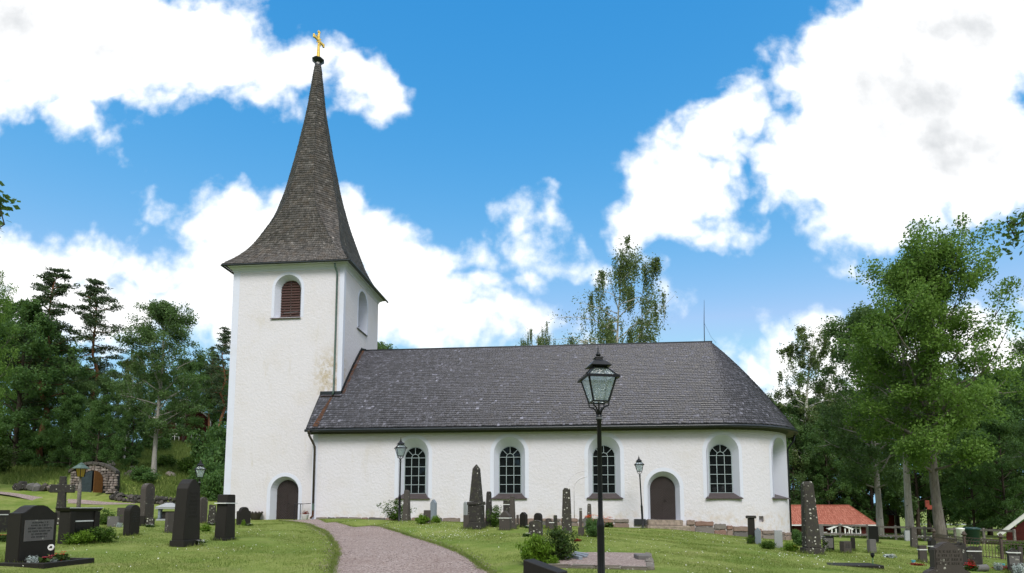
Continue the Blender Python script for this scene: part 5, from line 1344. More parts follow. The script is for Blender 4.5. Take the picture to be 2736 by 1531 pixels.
# ------------------------------------------------------------------ bushes and flowers
S_box = shrub(51, 1, .72, 3400, .075, 'leaf_bright', 10); S_box2 = shrub(52, 1, .75, 3400, .08, 'leaf_bush', 10); S_rose = shrub(53, 1, 1.05, 2600, .085, 'leaf_rose', 12); S_rose2 = shrub(54, 1, 1.2, 2200, .08, 'leaf_bush', 12)
S_feather = shrub(55, 1, 1.05, 5200, .13, 'leaf_bright', 16, spiky=1.2); S_low = shrub(56, 1, .5, 1500, .12, 'leaf_bright', 8); S_wild = shrub(57, 1, .8, 3000, .09, 'leaf_dark', 12); S_silver = shrub(58, 1, .75, 420, .22, 'silver_leaf', 10, spiky=1.0); S_red = shrub(59, 1, .5, 900, .12, 'red_leaf', 8)
def bush(md, px, py, wpx, hpx, label, name='bush', Y=None, rz=0, h0=.75, group=None, cat='bush'):
    p, s_ = G(px, py) if Y is None else GY(px, Y); w = wpx*s_*1.05; h = hpx*s_/h0
    return plant(md, name, p, label, cat, group, rz, (w, w, h))
bush(S_box,209,1453,75,37,'bright green round bush before the dark cabinet monument','round_bush'); bush(S_box2,272,1449,70,40,'darker green round bush right of the bright one','round_bush')
bush(S_rose2,278,1402,48,46,'loose rose shrub behind the two round bushes','rose_shrub',h0=1.2)
bush(S_rose2,1055,1391,56,60,'rose shrub beside the left lantern post','rose_shrub',h0=1.2); bush(S_rose2,1322,1408,46,62,'leafy shrub behind the spotted pillar near the obelisk','rose_shrub',h0=1.2,rz=1)
bush(S_low,1126,1398,40,22,'light green leaves at the foot of the low dark slab','leafy_plant',h0=.5); bush(S_low,1163,1397,28,18,'light green leaves under the pale blue-grey slab','leafy_plant',h0=.5,rz=2)
bush(S_feather,1434,1510,76,86,'feathery bright green bush at the left end of the gravel bed','feathery_bush',h0=1.05); bush(S_rose,1488,1502,92,96,'dark rose bush right of the feathery bush','rose_bush',h0=1.05); bush(S_low,1478,1512,34,24,'small yellow-green plant between feathery bush and gravel bed','leafy_plant',h0=.5,rz=1)
bush(S_wild,1584,1434,44,48,'dark leafy clump carrying the orange lilies','lily_clump',h0=.8); bush(S_rose,1600,1420,26,40,'taller thin rose stems behind the orange lilies','rose_shrub',h0=1.05,rz=2)
bush(S_box2,2052,1467,36,22,'reddish green low bush left of the light grey slab','low_bush'); bush(S_box,2113,1473,40,26,'green bush with yellow flower left of the leaning pillar','low_bush',rz=1); bush(S_wild,2135,1458,34,40,'dark shrub behind the leaning lichen pillar','shrub',h0=.8); bush(S_wild,2120,1440,30,26,'pale shrub against the corner of the round wall','shrub',h0=.8,rz=2)
bush(S_rose2,2005,1454,20,26,'little rose growing up the capital-topped pillar','rose_shrub',h0=1.2,rz=2); bush(S_low,548,1420,30,18,'small plant right of the tall pointed headstone','leafy_plant',h0=.5); bush(S_low,650,1404,12,14,'tiny plant in front of the small arched headstone','leafy_plant',h0=.5,rz=1)
bush(S_box2,2716,1452,90,36,'clipped hedge bush behind the iron fence','hedge_bush',Y=30,rz=1)
def flowers(px, py, wpx, n, mat, label, leafm=None, size=.03, hgt=.16, name='flowers', Y=None, up=0.0):
    p, s_ = G(px, py) if Y is None else GY(px, Y); rs = np.random.default_rng(int(px)); r_ = empty(name, p); w = wpx*s_/2; m = MB()
    for k in range(n):
        a = rs.uniform(0, 6.28); q = math.sqrt(rs.uniform(0, 1))*w; z = up + hgt*rs.uniform(.6, 1.1); x, y = q*math.cos(a), q*math.sin(a)*.7
        for i in range(5):
            b = 6.28*i/5 + rs.uniform(0, 1); t_ = size*rs.uniform(.8, 1.2); m.add([(x, y, z), (x+t_*math.cos(b-.5), y+t_*math.sin(b-.5), z+size*.25), (x+t_*1.4*math.cos(b), y+t_*1.4*math.sin(b), z+size*.1), (x+t_*math.cos(b+.5), y+t_*math.sin(b+.5), z+size*.25)], [(0,1,2,3)])
        m.tube([(x, y, z), (x*.8, y*.8, 0)], .003, 3)
    m.build('blooms', MATS[mat], r_)
    if leafm:
        n2 = 240; pos = np.stack([rs.normal(size=n2)*w*.5, rs.normal(size=n2)*w*.38, rs.uniform(0, hgt*.8, n2)], 1); V = leaf_quads(pos, size*1.9, rs); link('leaves', np_mesh('leaves', V, np.arange(len(V)).reshape(-1, 4), MATS[leafm], rs.uniform(0, 1, n2)), r_)
    return tag(r_, label, 'flowers')
def silver(px, py, wpx, label, Y=None): return bush(S_silver, px, py, wpx, wpx*.9, label, 'silver_plant', Y, rz=px, cat='plant')
flowers(528,1458,34,16,'petal_white','white flowers at the foot of the tall pointed headstone','leaf_rose',.035,.16); flowers(122,1509,26,7,'petal_pink','pink begonias in the plot of the big polished headstone','leaf_rose',.045,.16); flowers(160,1506,34,6,'petal_red','red flowers at the right end of the polished headstone plot','leaf_rose',.04,.22)
silver(88,1512,30,'silvery spiky plant in the plot of the big polished headstone'); silver(140,1508,20,'smaller silvery plant between the pink and red flowers'); flowers(8,1447,30,9,'petal_red','red flowers at the foot of the rough stone at the left edge','leaf_rose',.05,.2)
silver(319,1410,16,'small silvery plant left of the rounded dark headstone'); flowers(400,1409,18,8,'petal_white','white and pink flowers before the low speckled stone','leaf_rose',.04,.12); flowers(568,1404,22,8,'petal_white','white flowers at the foot of the jagged stone','leaf_rose',.04,.12); flowers(664,1405,18,6,'petal_white','white flowers right of the small arched headstone','leaf_rose',.035,.1)
flowers(1592,1424,56,13,'petal_orange','orange lilies in bloom left of the large lantern post',None,.095,.28,'lilies',None,.40); flowers(1628,1402,16,5,'petal_orange','orange lily heads just right of the large lantern post','leaf_rose',.085,.3,'lilies',None,.25)
flowers(1411,1412,16,7,'petal_white','pale flowers at the foot of the small peaked dark stone','leaf_rose',.04,.1); flowers(1408,1435,20,8,'petal_white','white flowers left of the speckled low stone','leaf_rose',.04,.12); flowers(1543,1446,16,5,'petal_red','withered red-brown posy on the lawn by the lilies','red_leaf',.03,.06); flowers(1500,1488,20,4,'petal_pink','single pink roses in the dark rose bush',None,.05,.2,'roses',None,.22)
flowers(2124,1474,14,5,'petal_yellow','yellow and green bouquet at the bush left of the leaning pillar','leaf_bright',.05,.18); flowers(2208,1474,16,11,'petal_white','white bouquet leaning on the black headstone','leaf_rose',.055,.45); flowers(2378,1490,22,6,'petal_white','small silvery bouquet on the open lawn','silver_leaf',.04,.1); flowers(2448,1512,30,4,'petal_orange','brownish wilted posy beside the strapped brown slab','red_leaf',.03,.07)
silver(2478,1512,22,'silvery plant left of the large winged headstone',13.4); bush(S_red,2590,1522,44,26,'dark red leaves in front of the ribboned headstone','red_plant',h0=.5,cat='plant'); flowers(2592,1528,30,10,'petal_red','bright red bouquet beside the speckled boulder stone','leaf_rose',.06,.2); flowers(2574,1526,16,6,'petal_white','white flowers next to the bright red bouquet','silver_leaf',.05,.14)
silver(2669,1524,24,'silvery plant on the lawn at the right, with green cup'); silver(2722,1536,34,'silvery plant at the foot of the strapped stone at the right edge'); bush(S_red,2688,1524,56,12,'flat reddish plants between the two silvery plants at the right','red_plant',h0=.5,cat='plant')
# round white badge on a stick at the polished headstone
p, s_ = G(133, 1508); r_ = empty('grave_light', p); MB().tube([(0,0,-.05),(0,0,.30)], .006, 5).build('stick', MATS['iron'], r_); MB().tube([(0,-.012,.34),(0,.012,.34)], .062, 14).build('disc', MATS['white_paint'], r_); MB().box(-.03,.035,-.016,-.0125,.325,.345).box(-.01,.03,-.016,-.0125,.35,.37).build('mark', MATS['iron'], r_); tag(r_, 'round white disc with black mark standing at the polished headstone', 'grave marker')
p, s_ = G(2333, 1516); r_ = empty('flower_vase', p); MB().tube([(0,0,-.05),(0,0,.26)], .008, 5).build('spike', M('plastic_green', (.02,.16,.09), .4, .4), r_); MB().lathe([(.02,.24),(.05,.30),(.045,.36)], 8).build('cup', MATS['iron'], r_); tag(r_, 'green spiked grave vase beside the flat slab', 'vase')
for px, py, lb in ((2441,1507,'turquoise cup left of the strapped brown slab'),(2680,1516,'turquoise cup on the lawn at the right')):
    p, s_ = G(px, py); r_ = MB().lathe([(.03, 0), (.055, .10), (.06, .11)], 10).build('plastic_cup', MATS['petal_blue'], None, loc=p); tag(r_, lb, 'cup')
# pots at the tower
p = chw(-3.75, TV0-.45); p.z = gz1(p.x, p.y); r_ = empty('flower_urn', p, -PH); MB().lathe([(.20,0),(.24,.04),(.36,.34),(.40,.42),(.38,.44),(.33,.40)], 12).build('bowl', MATS['granite_brown'], r_, smooth=True)
for k in range(12):
    a = 6.28*k/12; MB().lathe([(.05,.40),(.055,.46),(.01,.50)], 6, .37*math.cos(a), .37*math.sin(a)).build('scallop', MATS['granite_brown'], r_)
tag(r_, 'scalloped stone flower urn against the tower wall', 'urn')
p = chw(-.55, TV0-.75); p.z = gz1(p.x, p.y); r_ = empty('flower_pot', p); MB().lathe([(.13,0),(.15,.02),(.20,.30),(.21,.32),(.17,.30)], 14).build('pot', MATS['white_paint'], r_, smooth=True); rs = np.random.default_rng(4); pos = rs.normal(size=(160,3))*np.array([.10,.10,.06])+np.array([0,0,.38]); V = leaf_quads(pos,.07,rs); link('plant', np_mesh('plant', V, np.arange(len(V)).reshape(-1,4), MATS['red_leaf'], rs.uniform(0,1,160)), r_); tag(r_, 'white flower pot with reddish plant beside the tower door', 'pot')
# handrail at the tower door
p = chw(-1.05, TV0-.35); p.z = gz1(p.x, p.y); r_ = empty('handrail', p, -PH); m = MB()
for y in (0, -.75): m.tube([(0, y, -.2), (0, y, .95)], .022, 6)
m.build('post', MATS['iron'], r_); m = MB().tube([(0,.3,.95),(0,-.75,.95),(.10,-.85,.95)], .022, 6).tube([(0,-.0,.93),(.75,.05,.98)], .018, 6); m.build('rail', MATS['iron'], r_); MB().lathe([(.0,.78),(.05,.84),(.0,.9)], 8, -.10, -.4).build('knob', MATS['iron'], r_); tag(r_, 'black iron handrail right of the tower door', 'handrail')

# ------------------------------------------------------------------ wooden fence along the east side
def fence_run(pts, post_every, hgt, label):
    r_ = empty('wooden_fence', (pts[0][0], pts[0][1], gz1(*pts[0]))); o = Vector(r_.location); P = np.array(pts); L = np.concatenate([[0], np.cumsum(np.linalg.norm(np.diff(P, axis=0), axis=1))]); s = 0; prev = None; rj = random.Random(4)
    while s <= L[-1]:
        x = np.interp(s, L, P[:, 0]); y = np.interp(s, L, P[:, 1]); q = Vector((x, y, gz1(x, y))) - o
        MB().box(-.065, .065, -.06, .06, -.3, hgt+.08).build('post', MATS['fence_wood'], r_, bevel=.012, loc=q, rz=rj.uniform(-.1, .1))
        if prev is not None:
            for z in (hgt-.06, hgt*.30): MB().bar(prev + Vector((0, -.08, z+rj.uniform(-.02, .02))), q + Vector((0, -.08, z+rj.uniform(-.02, .02))), .05, .13).build('rail', MATS['fence_wood'], r_)
        prev = q; s += post_every
    return tag(r_, label, 'fence')
f0 = GY(2170, 45)[0]; f1 = GY(2560, 41.5)[0]; f2 = GY(2790, 37)[0]
fence_run([(f0.x, f0.y), (f1.x, f1.y), (f2.x, f2.y)], 1.75, .98, 'grey weathered two-rail wooden fence in front of the red cottage')
# ------------------------------------------------------------------ wrought-iron fence round a grave plot
q0, q1, q2, q3 = GY(2490, 30.5)[0], GY(2570, 26.5)[0], GY(2667, 25.3)[0], GY(2790, 24.6)[0]
r_ = empty('iron_fence', q1); rj = random.Random(2)
for a, b in ((q0, q1), (q1, q2), (q2, q3)):
    A_, B_ = a-q1, b-q1; n = int((B_-A_).length/.105)
    for z, w in ((.10, .03), (.70, .025), (.84, .025)): MB().bar(A_+Vector((0,0,z)), B_+Vector((0,0,z)), w, .03).build('rail', MATS['iron_rust'], r_)
    for k in range(1, n):
        c = A_+(B_-A_)*(k/n); m = MB().tube([c+Vector((0,0,.02)), c+Vector((0,0,.72))], .011, 5); d = (B_-A_).normalized()
        m.tube([c+Vector((0,0,.70)), c+d*.05+Vector((0,0,.76)), c+d*.10+Vector((0,0,.84))], .009, 4); m.build('picket', MATS['iron_rust'], r_)
for q in (q0, q1, q2, q3):
    c = q-q1; MB().box(c.x-.05, c.x+.05, c.y-.05, c.y+.05, c.z-.2, c.z+.90).build('post', MATS['iron_rust'], r_, bevel=.008); MB().lathe([(.03, .90), (.10, .95), (.12, .99), (.05, 1.03), (.07, 1.07), (.0, 1.13)], 10, c.x, c.y).build('finial', MATS['iron_rust'], r_, smooth=True, loc=(0,0,c.z))
tag(r_, 'rusty wrought-iron grave fence with ball-topped posts at the right', 'fence')
# bins behind it
p, s_ = GY(2590, 38); r_ = empty('waste_bin', p); MB().lathe([(.36,0),(.42,.05),(.46,.95),(.50,.97),(.50,1.0),(.30,1.06)], 16).build('tub', M('bin_green', (.006,.040,.035), .35, .5), r_, smooth=True); MB().lathe([(.52,.93),(.52,.98)], 16).build('rim', MATS['bin_green'], r_); tag(r_, 'dark green round waste tub by the wooden fence', 'bin')
p, s_ = GY(2561, 37.6); r_ = empty('water_tank', p); MB().lathe([(.20,0),(.22,.9),(.24,.92),(.24,.97),(.1,1.0)], 12).build('tank', MATS['white_paint'], r_, smooth=True); MB().tube([(0,-.22,.35),(0,-.30,.35),(0,-.30,.28)], .02, 6).build('tap', MATS['iron'], r_); tag(r_, 'narrow white water tank left of the green waste tub', 'tank')
# nest box on the stout trunk
tr_ = [o for o in bpy.data.objects if o.name.startswith('maple_tree')][0]
p = Vector(tr_.location); r_ = empty('nest_box', (p.x-.86, p.y-.12, 1.6-(1345-1352)*p.y/F-.25), R(-20)); MB().box(-.11,.11,-.10,.10,0,.46).build('box', M('nest_red', (.30,.07,.05), .8, .2), r_, bevel=.008); MB().box(-.14,.14,-.15,.13,.46,.49).build('lid', MATS['nest_red'], r_); MB().lathe([(.03,0),(.03,.004)], 10).build('hole', MATS['iron'], r_, loc=(0,-.101,.32)); r_.children[2].rotation_euler = (R(90),0,0); tag(r_, 'red nest box fixed to the stout grey trunk', 'nest box')

# ------------------------------------------------------------------ cottage with red tile roof
def tiled_roof(w, run, z0, z1, parent, mat, hip=0.0, tile=.24, row=.34):
    """one slope rising from y=0 to y=run; real pantile rolls"""
    nrow = int(math.hypot(run, z1-z0)/row); V = []; Fq = []; rn = []; sl = Vector((0, run, z1-z0)); L = sl.length; d = sl/L; nn = Vector((0, -d.z, d.y))
    for j in range(nrow):
        a0, a1 = j*L/nrow, (j+1.12)*L/nrow; x0 = -w/2 + 0; x1 = w/2 - hip*(j+.5)/nrow; n = int((x1-x0)/tile)
        for i in range(n):
            xa = x0 + (x1-x0)*i/n; xb = x0 + (x1-x0)*(i+1)/n; xm = xa*.55+xb*.45; k = len(V)
            lo, hi = d*a0, d*min(a1, L)
            for base, lift in ((lo, .045), (hi, .012)):
                for x, hgt in ((xa, .0), (xa*.8+xb*.2, .035), (xm, .045), (xb*.85+xa*.15, .005), (xb, .0)): V.append(Vector((x, 0, 0)) + base + nn*(lift+hgt))
            for q in range(4): Fq.append((k+q, k+q+1, k+5+q+1, k+5+q)); rn.append(random.random())
    me = np_mesh('roof_tiles', np.array([tuple(v) for v in V]) + np.array([0, 0, z0]), np.array(Fq), mat, np.array(rn)); return tag(link('roof_tiles', me, parent), kind='stuff')
t = NT('roof_tile'); t.color(t.ramp(t.attr('rnd'), [(0, (.27,.085,.058)), (.6, (.36,.125,.088)), (1, (.46,.19,.14))])); t.rough(.75, .25); MATS['roof_tile'] = t.m
Yc = 76.0; pL, s_ = GY(2060, Yc); pR = GY(2320, Yc)[0]; zb = 1.6-(1428-1352)*s_; r_ = empty('cottage', ((pL.x+pR.x)/2, Yc, zb), R(-3)); wC = pR.x-pL.x; zE = (1428-1400)*s_; zT = (1428-1351)*s_
MB().box(-wC/2, wC/2, 0, 5.2, -3, zE+.2).build('wall', MATS['red_wall_dark'], r_)
tiled_roof(wC+.9, 3.2, zE-.05, zT, r_, MATS['roof_tile'], hip=1.7)
for o in r_.children:
    if o.name.startswith('roof_tiles'): o.location = (0, -.55, 0)
m = MB(); a = wC/2+.45; m.add([(-a,-.55,zE-.08),(a,-.55,zE-.08),(a-1.7,2.65,zT-.02),(-a,2.65,zT-.02),(a,5.8,zE-.08),(-a,5.8,zE-.08)], [(0,1,2,3),(3,2,4,5),(1,4,2)]); m.build('roof', MATS['roof_tile'], r_)
m = MB(); m.bar((-a,-.57,zE-.10),(a,-.57,zE-.10), .05, .14); m.build('fascia', MATS['white_paint'], r_); MB().tube([(-a,2.65,zT+.03),(a-1.7,2.65,zT+.03),(a,-.5,zE)], .10, 6).build('ridge_tiles', MATS['roof_tile'], r_)
MB().box(wC/2-.10, wC/2+.02, -.04, .06, -.5, zE+.1).build('corner_board', MATS['white_paint'], r_)
def cottage_window(x, z0, w, h, y=-.05):
    f = MB()
    for x0 in (x-w/2, x+w/2): f.bar((x0, y, z0), (x0, y, z0+h), .14, .06)
    for z in (z0, z0+h): f.bar((x-w/2-.07, y, z), (x+w/2+.07, y, z), .06, .14)
    f.bar((x, y, z0), (x, y, z0+h), .09, .05); f.bar((x-w/2, y, z0+h*.68), (x+w/2, y, z0+h*.68), .05, .07)
    fo = f.build('window', MATS['white_paint'], r_)
    for sx in (-1, 1):
        for (za, zc) in ((z0, z0+h*.68), (z0+h*.68, z0+h)): MB().box(min(x, x+sx*w/2), max(x, x+sx*w/2), y+.02, y+.03, za, zc).build('pane', MATS['window_glass'], fo)
def cx_(px): return (px-(2060+2320)/2)*s_
cottage_window(cx_(2280), .12*1.0, 1.05, 1.05); cottage_window(cx_(2183), .12, .5, 1.05)
xp = cx_(2231); hp = 28*s_*.62
po = MB(); po.add([(xp-1.45,-1.0,hp-.05),(xp+1.45,-1.0,hp-.05),(xp,-1.0,hp+.50),(xp-1.45,.0,hp-.05),(xp+1.45,0,hp-.05),(xp,0,hp+.50)], [(0,2,5,3),(2,1,4,5)]); po.bar((xp-1.5,-1.02,hp-.1),(xp,-1.02,hp+.50), .06, .20).bar((xp+1.5,-1.02,hp-.1),(xp,-1.02,hp+.50), .06, .20); po.build('porch_roof', MATS['white_paint'], r_)
for dx in (-1.05, -.55, .55, 1.05): MB().box(xp+dx-.07, xp+dx+.07, -1.0, -.86, -.6, hp).build('porch_post', MATS['white_paint'], r_)
MB().box(xp-.42, xp+.42, -.06, .0, -.5, hp-.1).build('door', M('door_grey', (.10,.12,.13), .5, .4), r_)
tag(r_, 'low dark red cottage with orange-red tiled roof and white porch', 'cottage')
# red shed further off among the trunks, pale building and road beyond
p, s_ = GY(2352, 92); zb = 1.6-(1410-1352)*s_; r_ = empty('shed', (p.x, 92, zb), R(-25)); MB().box(-2.6, 1.8, 0, 4, -3, 2.1).build('wall', M('shed_red', (.26,.035,.028), .85, .2, .2, 5), r_); MB().add([(-2.9,-.4,1.95),(2.0,-.4,1.95),(2.0,2,3.4),(-2.9,2,3.4),(2.0,4.4,1.95),(-2.9,4.4,1.95)], [(0,1,2,3),(3,2,4,5)]).build('roof', MATS['iron'], r_); MB().box(1.72, 1.86, -.06, .06, -1, 2.0).build('corner_board', MATS['white_paint'], r_); MB().add([(1.8,0,2.0),(1.8,4,2.0),(1.8,2,3.3)], [(0,1,2)]).build('gable', MATS['shed_red'], r_); MB().bar((1.95,-.4,1.95),(1.95,2,3.42), .06, .18).bar((1.95,4.4,1.95),(1.95,2,3.42), .06, .18).build('barge_board', MATS['white_paint'], r_); tag(r_, 'bright red shed with white corner board among the trunks', 'shed')
# gable end of a house at the right edge
p, s_ = GY(2795, 44); zb = 1.6-(1455-1352)*s_; r_ = empty('gable_house', (p.x, 44, zb), R(-42)); hw = 2.75; zt = 3.3
MB().extr([(-hw+.35, -1), (hw-.35, -1), (hw-.35, .75), (0, zt-.35), (-hw+.35, .75)], 0, 6).build('wall', MATS['red_wall_dark'], r_)
MB().bar((-hw-.1, -.15, .62), (0, -.15, zt), .06, .28).bar((hw+.1, -.15, .62), (0, -.15, zt), .06, .28).build('barge_board', MATS['white_paint'], r_); MB().add([(-hw-.1,-.2,.78),(0,-.2,zt+.16),(0,6.2,zt+.16),(-hw-.1,6.2,.78),(hw+.1,-.2,.78),(hw+.1,6.2,.78)], [(0,1,2,3),(1,4,5,2)]).build('roof', MATS['iron'], r_); tag(r_, 'dark house gable with white barge boards at the right edge', 'house')
q0 = [GY(px, 118)[0][:2] for px in (2450, 2600, 2800)]; q1 = [GY(px, 124)[0][:2] for px in (2450, 2600, 2800)]
drape('far_road', list(zip(resample(q0, 12), resample(q1, 12))), 1.0, M('asphalt_pale', (.34,.34,.37), .9, .2, .1, 3))
# ------------------------------------------------------------------ red house on the hill
Yh = 94; p, s_ = GY(478, Yh); zb = 1.6+(1352-1185)*s_; r_ = empty('hill_house', (p.x, Yh, zb), R(22)); W2, H2 = 3.9, 5.0
MB().extr([(-W2, -4), (W2, -4), (W2, H2-.9), (0, H2+2.2), (-W2, H2-.9)], 0, 8).build('wall', MATS['red_wall_dark'], r_); MB().bar((-W2-.35,-.12,H2-1.15),(0,-.12,H2+2.3), .10, .30).bar((W2+.35,-.12,H2-1.15),(0,-.12,H2+2.3), .10, .30).build('barge_board', MATS['white_paint'], r_)
MB().add([(-W2-.4,-.3,H2-1.05),(0,-.3,H2+2.45),(0,8.3,H2+2.45),(-W2-.4,8.3,H2-1.05),(W2+.4,-.3,H2-1.05),(W2+.4,8.3,H2-1.05)], [(0,1,2,3),(1,4,5,2)]).build('roof', MATS['iron'], r_); MB().box(W2-.16, W2+.04, -.05, .12, -4, H2-.9).build('corner_board', MATS['white_paint'], r_)
cottage_window(-.4, 2.9, 1.2, 1.25); cottage_window(-1.1, .2, 1.2, 1.3); cottage_window(1.8, .2, 1.2, 1.3); tag(r_, 'dark red house with white gable trim half hidden on the hill', 'house')
# ------------------------------------------------------------------ stone cellar in the hillside
Yb = 51.0; p, s_ = GY(243, Yb); zb = gz1(p.x, Yb-.2); r_ = empty('stone_cellar', (p.x, Yb, zb), R(8)); rj = random.Random(8)
CW, CH = 1.72, 2.50; dw, ds = .86, 1.02
def topz(x): return CH - .75*(x/CW)**2*.85
GRN = [stone_mat('cellar_%d' % k, c, .1, .9) for k, c in enumerate([(.21,.17,.155),(.26,.22,.205),(.15,.125,.115),(.29,.25,.235)])]
MB().extr([(-CW, -.5), (CW, -.5)] + [(x, topz(x)-.05) for x in np.linspace(CW, -CW, 13)], .10, .9).build('vault', MATS['stone_rough'], r_)
z = -.05
while z < CH:
    hh = rj.uniform(.17, .26); x = -CW-.05
    while x < CW+.05:
        ww = rj.uniform(.20, .42); cxm = x+ww/2; czm = z+hh/2; e = .012
        indoor = abs(cxm) < dw+.10 and (czm < ds or math.hypot(cxm, czm-ds) < dw+.14)
        if not indoor and czm < topz(cxm)-.10: MB().box(x+e, x+ww-e, -.05-rj.uniform(0, .06), .11, z+e, z+hh-e).build('stone', rj.choice(GRN), r_, bevel=.035, seg=2, rough=.012, seed=int(1000*x+z))
        x += ww
    z += hh
A_ = np.linspace(0, math.pi, 12)
for a0, a1 in zip(A_[:-1], A_[1:]):                       # arch stones round the doorway
    pts = [(r*math.cos(a), ds + r*math.sin(a)) for r, a in ((dw+.02, a0+.02), (dw+.22, a0+.02), (dw+.22, a1-.02), (dw+.02, a1-.02))]; MB().extr(pts, -.09, .12).build('arch_stone', rj.choice(GRN), r_, bevel=.02)
xs = np.linspace(-CW-.15, CW+.15, 9)
for x0, x1 in zip(xs[:-1], xs[1:]): MB().extr([(x0+.01, topz(x0)-.08), (x1-.01, topz(x1)-.08), (x1-.01, topz(x1)+.16), (x0+.01, topz(x0)+.16)], -.18, .45).build('coping_slab', MATS['stone_taupe'], r_, bevel=.012)
MB().extr([(-dw, -.05), (dw, -.05)] + [(dw*math.cos(a), ds+dw*math.sin(a)) for a in A_], .09, .095).build('dark_inside', MATS['iron'], r_)
def leaf(sgn, ang, mat, name):
    o = MB(); P = [(0, 0), (dw*.98, 0)] + [(dw*.98-dw*.98*(1-math.cos(a)), ds+dw*.98*math.sin(a)) for a in np.linspace(0, math.pi/2, 7)]
    P = [(0, 0), (dw*.97, 0)] + [(dw*.97*math.cos(a), ds+dw*.97*math.sin(a)) for a in np.linspace(0, math.pi/2, 7)]      # free edge at x=0, hinge at x=dw
    P = [(dw-x, z_) for x, z_ in P]; P = P if sgn > 0 else P     # hinge now at x=0
    d_ = o.extr([(x*sgn, z_) for x, z_ in (P if sgn < 0 else P[::-1])][::1], -.03, .03).build(name, mat, r_); d_.location = (-sgn*dw, -.10, 0); d_.rotation_euler = (0, 0, ang); return d_
leaf(1, R(0), M('cellar_door_dark', (.022,.035,.042), .6, .3, .3, 8), 'door'); leaf(-1, R(70), M('cellar_door_brown', (.13,.055,.014), .6, .3, .2, 8), 'door')
tag(r_, 'stone cellar front with one dark and one brown open door in the hillside', 'cellar')
# dry-stone rows along the hillside foot
def stone_row(label, pts, n, size, seed, courses=2):
    r = random.Random(seed); P = np.array([GY(px, Y)[0] for px, Y in pts]); L = np.linspace(0, 1, len(P)); o = Vector(P[0]); r_ = empty('stone_wall', o)
    kinds = []
    for k in range(5):
        bm = bmesh.new(); bmesh.ops.create_icosphere(bm, subdivisions=1, radius=.5); rr_ = random.Random(seed*10+k)
        for v in bm.verts: v.co *= rr_.uniform(.78, 1.15)
        me = bpy.data.meshes.new('stone'); bm.to_mesh(me); bm.free(); me.materials.append(r.choice([MATS['granite_grey'], MATS['stone_rough'], MATS['granite_brown'], GRN[2], MATS['stone_taupe']])); kinds.append(me)
    for c in range(courses):
        for k in range(n):
            t_ = (k + .5*(c % 2))/n; x = np.interp(t_, L, P[:, 0]); y = np.interp(t_, L, P[:, 1]) + c*.12; sc = size*r.uniform(.7, 1.3)
            link('stone', r.choice(kinds), r_, Vector((x, y, gz1(x, y)+.30*size+c*size*.62)) - o, (r.uniform(0, 3), r.uniform(0, 3), r.uniform(0, 3)), (sc*1.25, sc, sc*.85))
    return tag(r_, label, 'stone wall')
stone_row('dry-stone wall running right from the cellar at the foot of the hill', [(300,50.5),(380,49.5),(470,47.5)], 15, .48, 3); stone_row('row of big grey stones left of the cellar', [(38,50),(95,50.3),(180,50.6)], 8, .80, 4, 1); stone_row('short stone row higher up between aspen trunk and cellar', [(335,56),(390,56)], 8, .5, 5)
rk = random.Random(6)
for k, (px, Y, sz, lb) in enumerate(((265,62,1.3,'grey boulder cluster top above the cellar roof'),(290,63,1.6,'largest boulder on the slope right above the cellar'),(355,61,1.2,'pinkish boulder on the slope left of the aspen trunk'),(170,63,1.2,'boulder on the slope above the yellow lamp'),(455,60,1.1,'reddish boulder on the slope right of the aspen trunk'))):
    bm = bmesh.new(); bmesh.ops.create_icosphere(bm, subdivisions=2, radius=.5)
    for v in bm.verts: v.co *= rk.uniform(.85, 1.12)
    me = bpy.data.meshes.new('boulder'); bm.to_mesh(me); bm.free(); me.materials.append(GRN[k % 3]); p = GY(px, Y)[0]; tag(link('boulder', me, None, p, (rk.uniform(0, 3), 0, rk.uniform(0, 3)), (sz*1.5, sz, sz*.6)), lb, 'boulder')
# hillside undergrowth
HG = 'bushes on the hillside west of the church'; HL = 'wild green bush on the grassy hillside left of the tower'
rb = random.Random(12)
for k in range(46):
    px = rb.uniform(-20, 600); Y = rb.uniform(54, 84)
    if 170 < px < 320 and Y < 58: continue
    p = GY(px, Y)[0]; w = rb.uniform(1.4, 3.4); plant([S_wild, S_rose, S_box2][k % 3], 'hillside_bush', p, HL, 'bush', HG, rb.uniform(0, 6), (w, w, w*rb.uniform(.7, 1.1)))
for k, (px, Y, w) in enumerate(((590,62,4.2),(560,56,3.0),(600,70,5.5),(545,75,4.5),(575,52,2.6))):
    p = GY(px, Y)[0]; plant(S_wild, 'hillside_bush', p, HL, 'bush', HG, k, (w, w, w*1.25))
